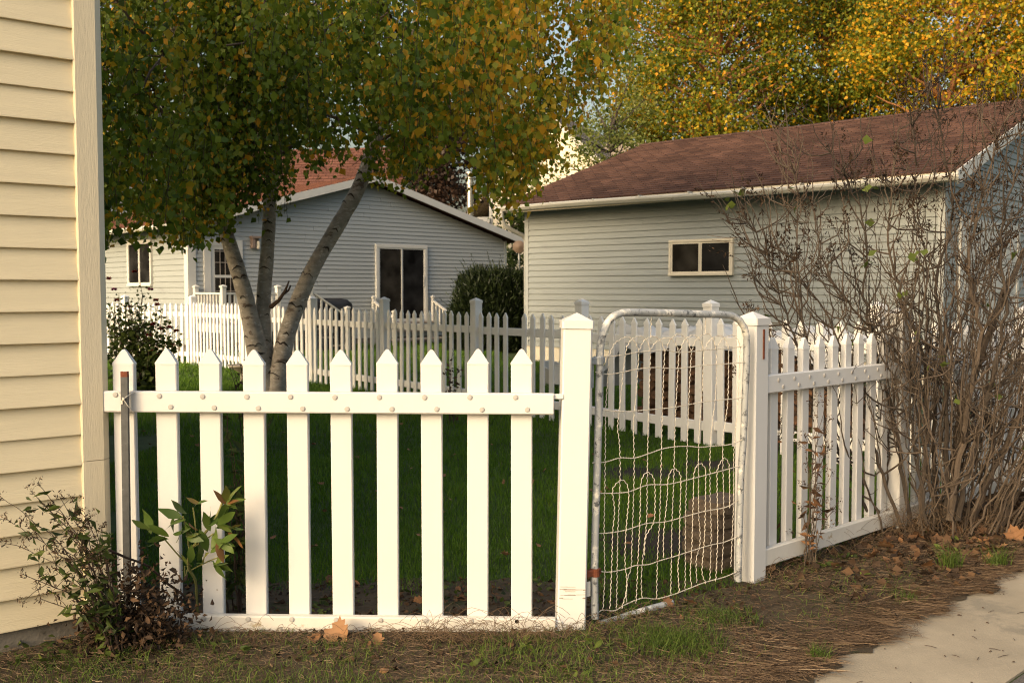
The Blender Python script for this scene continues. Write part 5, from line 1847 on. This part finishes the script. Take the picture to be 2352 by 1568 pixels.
def inside_yard(p, m=.0):
    """lawn side of the front fence, gate and right fence"""
    x, y = p[:, 0], p[:, 1]
    k = np.where(x < gA.x, y > 4.06 + m, np.where(x < RF0.x, -side(p, Vector((gA.x, gA.y, 0)), GNn) > m, -side(p, RF0, FN) > m))
    h = (p[:, 0] - HC.x) * YN[0] + (p[:, 1] - HC.y) * YN[1]
    yard_h = ((p[:, 0] - HC.x) * .774 + (p[:, 1] - HC.y) * .633) > .03
    return k & yard_h


def visible(p, mu=60, mv=60):
    p3 = np.concatenate([p, np.zeros((len(p), 1))], 1)
    u, v = proj(p3)
    return (u > 190 - mu) & (u < 2352 + mu) & (v < 1568 + mv * 2)


def scatter(n, x0, x1, y0, y1):
    return np.stack([q.uniform(x0, x1, n), q.uniform(y0, y1, n)], 1)


def bare(p):
    k = np.zeros(len(p))
    for c, rx, ry in BARE:
        k = np.maximum(k, np.exp(-(((p[:, 0] - c.x) / rx) ** 2 + ((p[:, 1] - c.y) / ry) ** 2) ** 2))
    d = np.hypot(p[:, 0] - TB.x, p[:, 1] - TB.y)
    return np.maximum(k, np.exp(-(d / .5) ** 4))


P_, H_, W_, L_, U_ = [], [], [], [], []
for (n, x0, x1, y0, y1, h, w, yy0) in ((74000, -2.3, 2.9, 4.1, 6.2, .042, .0034, 0), (74000, -3.2, 3.4, 6.2, 9.5, .046, .0048, 0), (60000, -6.5, 2.0, 9.5, 16, .065, .0085, 0), (45000, -10, 1.8, 16, 29, .08, .017, 0)):
    p = scatter(n, x0, x1, y0, y1)
    dep = p[:, 1]
    k = inside_yard(p, .03) & visible(p)
    bedw = np.clip((p[:, 1] - 4.50 - .06 * np.sin(p[:, 0] * 7) - .04 * np.sin(p[:, 0] * 17)) / .22, 0.02, 1)
    k &= q.random(n) < np.where(p[:, 0] < gA.x, bedw, 1)
    k &= q.random(n) > bare(p) * .93
    gar_side = (p[:, 0] - GP.x) * GN.x + (p[:, 1] - GP.y) * GN.y
    k &= ~((gar_side < .1) & (p[:, 0] > GP.x - .5))
    hs_ = (p[:, 0] - HP0.x) * HN.x + (p[:, 1] - HP0.y) * HN.y
    k &= hs_ > .05
    p = p[k]; m = len(p)
    p3 = np.concatenate([p, np.zeros((m, 1))], 1)
    nz_ = noise3(p3, 2.2, 12)
    P_.append(p3); hh = h * q.uniform(.55, 1.2, m) * (1 + .35 * nz_)
    # long tuft line left standing along the foot of the back fence
    H_.append(hh); W_.append(w * q.uniform(.7, 1.3, m)); L_.append(hh * q.uniform(.1, .8, m)); U_.append(np.clip(q.normal(.45, .18, m) + .25 * nz_, 0, .93) + (q.random(m) < .012) * .4)
v, f, h = blades(np.concatenate(P_), np.concatenate(H_), np.concatenate(W_), np.concatenate(L_), np.concatenate(U_), q)
tag(leafpart('lawn_grass', (v, f, h), 'grass', None), kind='stuff', label='short dark green lawn grass between the fences', cat='grass')


def verge(p, m=0.0):
    ed = side(p, e0, EN)
    h = (p[:, 0] - HC.x) * YN[0] + (p[:, 1] - HC.y) * YN[1]
    okh = (p[:, 0] > HC.x) | (h > .02)
    w = .05 * np.sin(p[:, 0] * 9) + .04 * np.sin(p[:, 0] * 23 + 1) + .03 * np.sin(p[:, 1] * 31)
    return ~inside_yard(p, .0) & (ed < .02 + w + m) & okh


def ribbons(p, L, w, hue, hz=.012, az=None):
    """lying straws: three-segment flat curved strips"""
    N = len(p)
    a = q.uniform(0, 2 * np.pi, N) if az is None else az
    d = np.stack([np.cos(a), np.sin(a), np.zeros(N)], 1); s = np.stack([-np.sin(a), np.cos(a), np.zeros(N)], 1)
    bend = q.normal(0, .28, N)[:, None] * L[:, None] * s
    tilt = q.normal(0, .12, N) * L
    z0 = q.uniform(.003, hz, N)
    c = []
    for t in (-.5, -.17, .17, .5):
        k = p + d * (t * L)[:, None] + bend * (t * t * 2)
        k[:, 2] += z0 + .013 + np.abs(t) * np.abs(tilt) * (1 if t > 0 else .3)
        c.append(k)
    up = np.zeros((N, 3)); up[:, 2] = 1
    ww = (s * .75 + up * q.normal(0, .6, N)[:, None]); ww = unit(ww) * (w * .5)[:, None]
    v = np.empty((N, 8, 3))
    for i, k in enumerate(c):
        f_ = (.8, 1, .9, .35)[i]
        v[:, 2 * i] = k - ww * f_; v[:, 2 * i + 1] = k + ww * f_
    v[:, :, 2] = np.maximum(v[:, :, 2], .0175)
    return v, [(0, 1, 3, 2), (2, 3, 5, 4), (4, 5, 7, 6)], hue


# straw thatch over the verge
n = 270000
p = scatter(n, -2.3, 4.4, 3.25, 7.2)
p = p[verge(p) & visible(p, 260)]
p3 = np.concatenate([p, np.zeros((len(p), 1))], 1)
nz_ = noise3(p3, 3.2, 21)
k = q.random(len(p)) < np.clip(.62 + .5 * nz_ + .12 * (p[:, 0] > .3) - .35 * ((p[:, 1] < 3.85) & (p[:, 0] < .4)), .38, 1)
p3 = p3[k]; nz_ = nz_[k]; m = len(p3)
v1 = ribbons(p3, q.uniform(.018, .075, m), q.uniform(.0010, .0024, m), np.clip(q.normal(.42, .2, m) + .12 * nz_, 0, 1), .022)
# longer straws combed out over the edge of the pavement
n = 5200
t = q.uniform(-.6, 3.6, n); off = -np.abs(q.normal(0, .13, n)) + .02 + .04 * np.sin(t * 13)
pp = np.array(e0)[None, :] + np.array(ED)[None, :] * t[:, None] + np.array(EN)[None, :] * off[:, None]
pp[:, 2] = .004
v2 = ribbons(pp, q.uniform(.07, .19, n), q.uniform(.0013, .0026, n), np.clip(q.normal(.36, .2, n), 0, 1), .02, q.normal(-.25, .38, n))
tag(leafpart('dry_thatch', cat_k(v1, v2), 'straw', None), kind='stuff', label='brown dead grass thatch on the verge between fence and pavement', cat='dry grass')
# living grass on the verge
n = 110000
p = scatter(n, -2.2, 4.2, 3.25, 7)
p = p[verge(p, -.12) & visible(p, 260)]
p3 = np.concatenate([p, np.zeros((len(p), 1))], 1)
nz_ = noise3(p3, 4.0, 31)
front = np.clip((3.93 - p[:, 1]) / .16, 0, 1) * np.clip((.62 - p[:, 0]) / .5, 0, 1) * np.clip(.75 + .8 * noise3(p3, 6, 77), .1, 1)
k = q.random(len(p)) < np.clip(.34 + .5 * nz_, .10, .95) + .75 * front
p3 = p3[k]; m = len(p3)
hh = q.uniform(.020, .055, m) * (1 + .3 * nz_[k]) * (1 + .35 * front[k])
v, f, h = blades(p3, hh, q.uniform(.0020, .0038, m), hh * q.uniform(.3, 1.2, m), np.clip(q.normal(.42, .24, m), 0, 1), q)
tag(leafpart('verge_grass', (v, f, h), 'grass_verge', None), kind='stuff', label='thin green grass growing through the brown verge', cat='grass')
# weeds and dead stalks along the fence feet
def arcs(us, vs_, Ys, n, Lr, seed, spread=.05, hz=.0):
    r = random.Random(seed); mb = MB()
    for _ in range(n):
        k = r.random() * (len(us) - 1); i = int(k); t = k - i
        g = G(us[i] + (us[i + 1] - us[i]) * t, vs_[i] + (vs_[i + 1] - vs_[i]) * t)
        g.x += r.gauss(0, spread); g.y += r.gauss(0, spread * .5)
        L = r.uniform(*Lr); a = r.uniform(0, 6.28)
        d = Vector((math.cos(a), math.sin(a) * .5, 0))
        up = r.uniform(.4, 1)
        pts = [g, g + d * L * .25 + Vector((0, 0, L * .5 * up)), g + d * L * .65 + Vector((0, 0, L * .72 * up)), g + d * L + Vector((0, 0, L * .5 * up))]
        mb.tube(spline(pts, L / 8), [.0012] * 100 if False else .00085, 3, False)
    return mb
b = arcs([330, 520, 760, 960, 1100, 1290], [1478, 1482, 1484, 1484, 1482, 1480], None, 210, (.05, .17), 3)
b2 = arcs([930, 1130, 1290], [1480, 1484, 1480], None, 150, (.07, .24), 4)
b3 = arcs([1300, 1400, 1480], [1470, 1440, 1425], None, 90, (.05, .16), 5)
b4 = arcs([1720, 1800, 1960, 2100], [1345, 1310, 1255, 1220], None, 160, (.05, .22), 6)
b5 = arcs([2000, 2150, 2352], [1235, 1235, 1225], None, 260, (.10, .40), 7, .12)
for x in (b2, b3, b4, b5): b.add(x.v, x.f)
me = b.mesh('dead_stalks'); mesh_hue(me, .45)
a = me.attributes['hue']; hv = np.repeat(q.random(len(me.vertices) // 3 + 1), 3)[:len(me.vertices)]
a.data.foreach_set('value', (np.round(hv * 0 + .3 + .4 * np.sin(np.arange(len(hv)) / 700.0) ** 2, 3)).astype(np.float32))
tag(build('dead_stalks', me, 'straw', None, True), kind='stuff', label='thin dead grass stalks caught along the feet of the fences', cat='dry grass')

# low broad-leaved weeds: bed behind the front fence, ivy leaves by the house, sprigs in the verge
def weeds(name, label, spots, seed, size, hue, n_per, mat='leaf_shrub', shape='round'):
    r = random.Random(seed); lst = []
    for (u, v, sp) in spots:
        g = G(u, v)
        for k in range(n_per):
            p = g + Vector((r.gauss(0, sp), r.gauss(0, sp), r.uniform(.008, .045)))
            d = Vector((r.gauss(0, 1), r.gauss(-.3, 1), r.uniform(-.05, .55)))
            plant_leaf(lst, p, d, r.uniform(.7, 1.3) * size, shape, r.randrange(10 ** 6), min(1, max(0, r.gauss(*hue))), .3)
    o = flush_leaves(name, lst, mat, None)
    return tag(o, kind='stuff', label=label, cat='weeds')
weeds('ground_ivy', 'round-leaved creeping weeds on the ground below the yellow house', [(30, 1545, .05), (90, 1520, .06), (160, 1505, .05), (60, 1500, .05), (200, 1535, .06), (290, 1525, .06), (120, 1550, .06), (330, 1500, .05), (250, 1490, .05), (180, 1480, .04)], 5, .034, (.62, .2), 11)
weeds('bed_weeds', 'small green weeds in the dark bed behind the front fence', [(430, 1385, .06), (540, 1370, .08), (640, 1360, .08), (735, 1400, .05), (830, 1375, .07), (940, 1370, .08), (1060, 1370, .08), (1150, 1395, .07), (1250, 1365, .07), (1440, 1370, .08), (1500, 1330, .08)], 6, .034, (.45, .22), 16, shape='oval')
weeds('verge_weeds', 'low green broad-leaved sprigs scattered on the verge', [(480, 1505, .05), (545, 1530, .06), (735, 1415, .02), (1155, 1510, .04), (1190, 1500, .03), (1150, 1545, .06), (1080, 1545, .06), (1290, 1560, .05), (1440, 1375, .05), (1350, 1500, .05), (1905, 1315, .03), (1895, 1318, .03), (2000, 1335, .03), (2165, 1275, .04), (2180, 1250, .04), (2100, 1225, .05), (1950, 1290, .03)], 7, .036, (.75, .2), 10, shape='oval')

# grass tufts that stand out on the verge
tl_ = [('thick dark green grass tuft below the wire gate, the largest on the verge', 1545, 1490, .11, 1300, .075), ('pale green grass tuft near the pavement, right of the gate', 1655, 1432, .09, 700, .06),
       ('narrow bright grass tuft in front of the pavement corner', 1882, 1600 - 75, .022, 130, .085), ('small grass tuft in the middle of the brown verge', 2085, 1390, .03, 120, .07),
       ('upright green grass tuft at the foot of the bare bush', 2185, 1315, .03, 150, .14), ('thin green grass tuft at the right of the bush foot', 2290, 1310, .03, 120, .13)]
for lab, u, v, sp, n, h in tl_:
    g = G(u, v)
    p = np.stack([g.x + sp * q.normal(0, 1, n).clip(-1.7, 1.7), g.y + .8 * sp * q.normal(0, 1, n).clip(-1.7, 1.7), np.zeros(n)], 1)
    hh = h * q.uniform(.5, 1.15, n)
    vv, f, hu = blades(p, hh, q.uniform(.0018, .0032, n), hh * q.uniform(.2, .9, n), np.clip(q.normal(.16, .16, n), 0, 1), q)
    tag(leafpart('grass_tuft', (vv, f, hu), 'grass_verge', None), lab, 'grass tuft', 'grass tufts on the verge')

# leaf litter under the lilac and along the fences: too many to count
n = 15000
p = scatter(n, .9, 4.6, 4.1, 7)
sd_ = side(p, RF0, FN); al_ = (p[:, 0] - RF0.x) * FD.x + (p[:, 1] - RF0.y) * FD.y
k = verge(p, -.02) & (al_ > -.1) & (q.random(n) < np.clip(.15 + .5 * al_ - .5 * np.maximum(0, sd_ - .45), .05, 1))
p = p[k]
p3 = np.concatenate([p, q.uniform(.01, .04, (len(p), 1))], 1)
d = q.normal(size=(len(p), 3)); d[:, 2] *= .4
k1 = kites(p3, q.uniform(.02, .065, len(p)), d, q.random(len(p)) ** 1.2, .8, .25)
n = 2200
p = scatter(n, -1.8, 1.1, 3.55, 4.7); p = p[verge(p) | (p[:, 1] > 4.06)]
p3 = np.concatenate([p, q.uniform(.01, .03, (len(p), 1))], 1)
d = q.normal(size=(len(p), 3)); d[:, 2] *= .4
k2 = kites(p3, q.uniform(.012, .04, len(p)), d, q.random(len(p)) ** 1.6, .7, .2)
tag(leafpart('leaf_litter', cat_k(k1, k2), 'leaf_brown', None), kind='stuff', label='broken brown leaf litter under the bush and along the fences', cat='leaf litter')

# single fallen leaves
def fallen(u, v, kind, size, hue, tilt, label=None, z=.012, seed=0, group=None, curl=.45, Y=None):
    r = random.Random(seed * 7 + int(u))
    vs, fs = leaf_shape(kind, size, curl, seed + int(u))
    mb = MB().add(vs, fs); me = mb.mesh('fallen_leaf'); mesh_hue(me, hue)
    g = G(u, v) if Y is None else P(u, v, Y)
    o = put('fallen_leaf', me, 'leaf_dry', None, (g.x, g.y, g.z + z))
    o.rotation_euler = (R(tilt), R(r.uniform(-25, 25)), R(r.uniform(0, 360)) if abs(tilt) < 50 else R(r.uniform(-30, 30)))
    smooth(o, 70)
    return tag(o, label, 'leaf', group)
for a in ((778, 1478, 'maple', .125, .86, 68, 'large tan lobed leaf standing on edge against the bottom rail of the front fence', .05, 31),
          (722, 1480, 'maple', .07, .58, 50, 'rust-brown leaf lying left of the large tan leaf by the front fence', .025, 2),
          (868, 1490, 'oak', .085, .74, 60, 'golden-brown curled leaf right of the large tan leaf by the front fence', .03, 3),
          (884, 1552, 'round', .055, .70, 15, 'small orange leaf on the near grass below the golden-brown curled leaf', .02, 4),
          (1535, 1402, 'oak', .085, .40, 55, 'dark rust leaf at the end of the half-buried gate pipe', .03, 5),
          (1585, 1395, 'maple', .075, .48, 30, 'brown leaf just right of the half-buried gate pipe', .02, 6),
          (1758, 1322, 'maple', .10, .80, 72, 'pale tan leaf standing upright at the foot of the far gate post', .045, 7),
          (1722, 1325, 'oak', .08, .30, 75, 'dark curled leaf pressed against the foot of the far gate post', .04, 8),
          (1790, 1352, 'round', .085, .30, 10, 'yellow-green fallen leaf in front of the far gate post', .018, 9),
          (1862, 1306, 'round', .08, .66, 40, 'orange-tan leaf on the verge below the right fence', .025, 10),
          (2290, 1278, 'maple', .13, .82, 30, 'bright orange lobed leaf beside the pavement at the right edge', .04, 11),
          (2215, 1352, 'round', .07, .45, 35, 'reddish brown leaf at the edge of the pavement', .02, 12),
          (2130, 1312, 'oak', .12, .68, 25, 'long orange-brown leaf in the verge before the bush', .025, 13),
          (2150, 1335, 'round', .06, .90, 20, 'small pale leaf below the long orange-brown leaf', .015, 14),
          (2078, 1318, 'round', .055, .88, 40, 'pale grey-tan leaf on the verge left of the long orange-brown leaf', .02, 15),
          (2040, 1268, 'maple', .11, .52, 35, 'brown lobed leaf beside the bottom rail of the right fence', .03, 16),
          (2150, 1385, 'oval', .05, .92, 60, 'narrow pale leaf standing near the edge of the pavement', .02, 17),
          (2190, 1232, 'maple', .11, .60, 55, 'orange-brown leaf leaning in the twigs at the foot of the bush', .05, 18),
          (2330, 1250, 'maple', .12, .60, 50, 'dull brown lobed leaf behind the bright orange leaf', .05, 19),
          (1727, 1503, 'round', .05, .66, 25, 'small tan leaf on the brown verge below the gate', .015, 20),
          (1845, 1275, 'oak', .08, .62, 50, 'tan curled leaf touching the foot of the right fence', .03, 25)):
    fallen(*a[:7], z=a[7], seed=a[8])
r = random.Random(12)
bedl = [(1050, 1365), (1150, 1362), (1140, 1380), (815, 1350), (760, 1345), (960, 1390), (1060, 1385), (1235, 1370), (640, 1392), (470, 1380), (1270, 1390)]
for k, (u, v) in enumerate(bedl):
    fallen(u, v, r.choice(('maple', 'oak', 'round')), r.uniform(.05, .085), r.uniform(.25, .7), r.uniform(10, 60), 'brown fallen leaf in the dark bed behind the front fence', .02, 60 + k, 'fallen leaves in the bed')
lawnl = [(1030, 1158), (872, 1115), (745, 1187), (770, 1032), (905, 1122), (940, 1042), (1000, 1068), (1015, 1104), (880, 1276), (890, 1252), (1092, 1152), (720, 1030), (628, 1250), (985, 1140), (960, 1245), (1395, 1135), (1480, 1068), (1520, 1080), (1440, 1265), (330, 1000), (400, 985), (440, 1010), (345, 1030), (1160, 1290), (820, 1060), (1130, 1030), (1250, 1090)]
lawnl += [(r.uniform(260, 1660), r.uniform(960, 1320)) for _ in range(46)]
for k, (u, v) in enumerate(lawnl):
    fallen(u, v, r.choice(('round', 'maple', 'oval')), r.uniform(.035, .065), r.choice((.55, .68, .78, .9)), r.uniform(5, 35), 'small dry leaf lying on the short lawn grass', .04, 90 + k, 'fallen leaves on the lawn')
n = 0
for k in range(46):
    u, v = r.uniform(1990, 2350), r.uniform(1225, 1300)
    fallen(u, v, r.choice(('maple', 'oak', 'round')), r.uniform(.05, .10), r.uniform(.12, .62), r.uniform(5, 60), 'brown fallen leaf among the litter at the foot of the bare bush', .025, 140 + k, 'fallen leaves under the bush')
for k in range(24):
    u = r.uniform(420, 1320); v = r.uniform(1488, 1560)
    fallen(u, v, r.choice(('maple', 'oak', 'round', 'oval')), r.uniform(.025, .055), r.uniform(.08, .6), r.uniform(5, 45), 'small brown fallen leaf in the grass before the front fence', .012, 200 + k, 'small fallen leaves before the fence')
for k in range(26):
    u = r.uniform(1400, 2150); v = r.uniform(1340, 1530) - max(0, (u - 1900) * .3)
    fallen(u, v, r.choice(('maple', 'oak', 'round', 'oval')), r.uniform(.02, .05), r.uniform(.05, .75), r.uniform(5, 45), 'small brown leaf on the strawy verge by the pavement', .012, 240 + k, 'small fallen leaves on the verge')
# crumbs and twigs on the pavement
b = MB()
for k in range(60):
    t = r.uniform(-.2, 2.2); o_ = r.uniform(.02, .5)
    c = e0 + ED * t + EN * o_; a = r.uniform(0, 6.28); L = r.choice((.006, .008, .012, .03, .05)) * r.uniform(.6, 1.2)
    d = Vector((math.cos(a), math.sin(a), 0)) * L * .5
    w_ = .0015 if L > .02 else .003
    b.tube([c - d + Vector((0, 0, .014)), c + Vector((0, 0, .016)), c + d + Vector((0, 0, .014))], [w_ * .6, w_, w_ * .5], 4)
tag(build('pavement_debris', b, 'twig_dark', None, True), kind='stuff', label='dark crumbs and bits of twig lying on the pavement', cat='debris')

# ================================================================== light
SUN_EL, SUN_AZ = 24.0, 224.0            # direction towards the sun, azimuth clockwise from +y
w = bpy.data.worlds.new('World'); scene.world = w; w.use_nodes = True
nt = w.node_tree
bg = nt.nodes['Background']
sky = nt.nodes.new('ShaderNodeTexSky')
sky.sky_type = 'NISHITA'
sky.sun_disc = False
sky.sun_elevation = R(SUN_EL)
sky.sun_rotation = R(SUN_AZ)
sky.air_density = 1.35
sky.dust_density = 9.0
sky.ozone_density = .3
nt.links.new(sky.outputs[0], bg.inputs['Color'])
bg.inputs['Strength'].default_value = .15
ld = bpy.data.lights.new('sun', 'SUN')
ld.energy = .5
ld.angle = R(65)
ld.color = (1, .88, .74)
so = bpy.data.objects.new('sun', ld); COL.objects.link(so)
e_, a_ = R(SUN_EL), R(SUN_AZ)
to = Vector((math.sin(a_) * math.cos(e_), math.cos(a_) * math.cos(e_), math.sin(e_)))
so.rotation_euler = to.to_track_quat('Z', 'Y').to_euler()
so.location = to * 40
vs_ = scene.view_settings
scene.display_settings.display_device = 'sRGB'
vs_.view_transform = 'Standard'; vs_.look = 'None'; vs_.exposure = 1.08; vs_.gamma = 1; vs_.use_curve_mapping = False
scene.cycles.max_bounces = 8
scene.cycles.use_denoising = True
scene.cycles.denoiser = 'OPENIMAGEDENOISE'
scene.cycles.denoising_input_passes = 'RGB_ALBEDO_NORMAL'
scene.cycles.denoising_prefilter = 'NONE'
scene.cycles.use_adaptive_sampling = False
scene.cycles.filter_width = 1.1
print('leaves', LV, 'pickets', cnt)
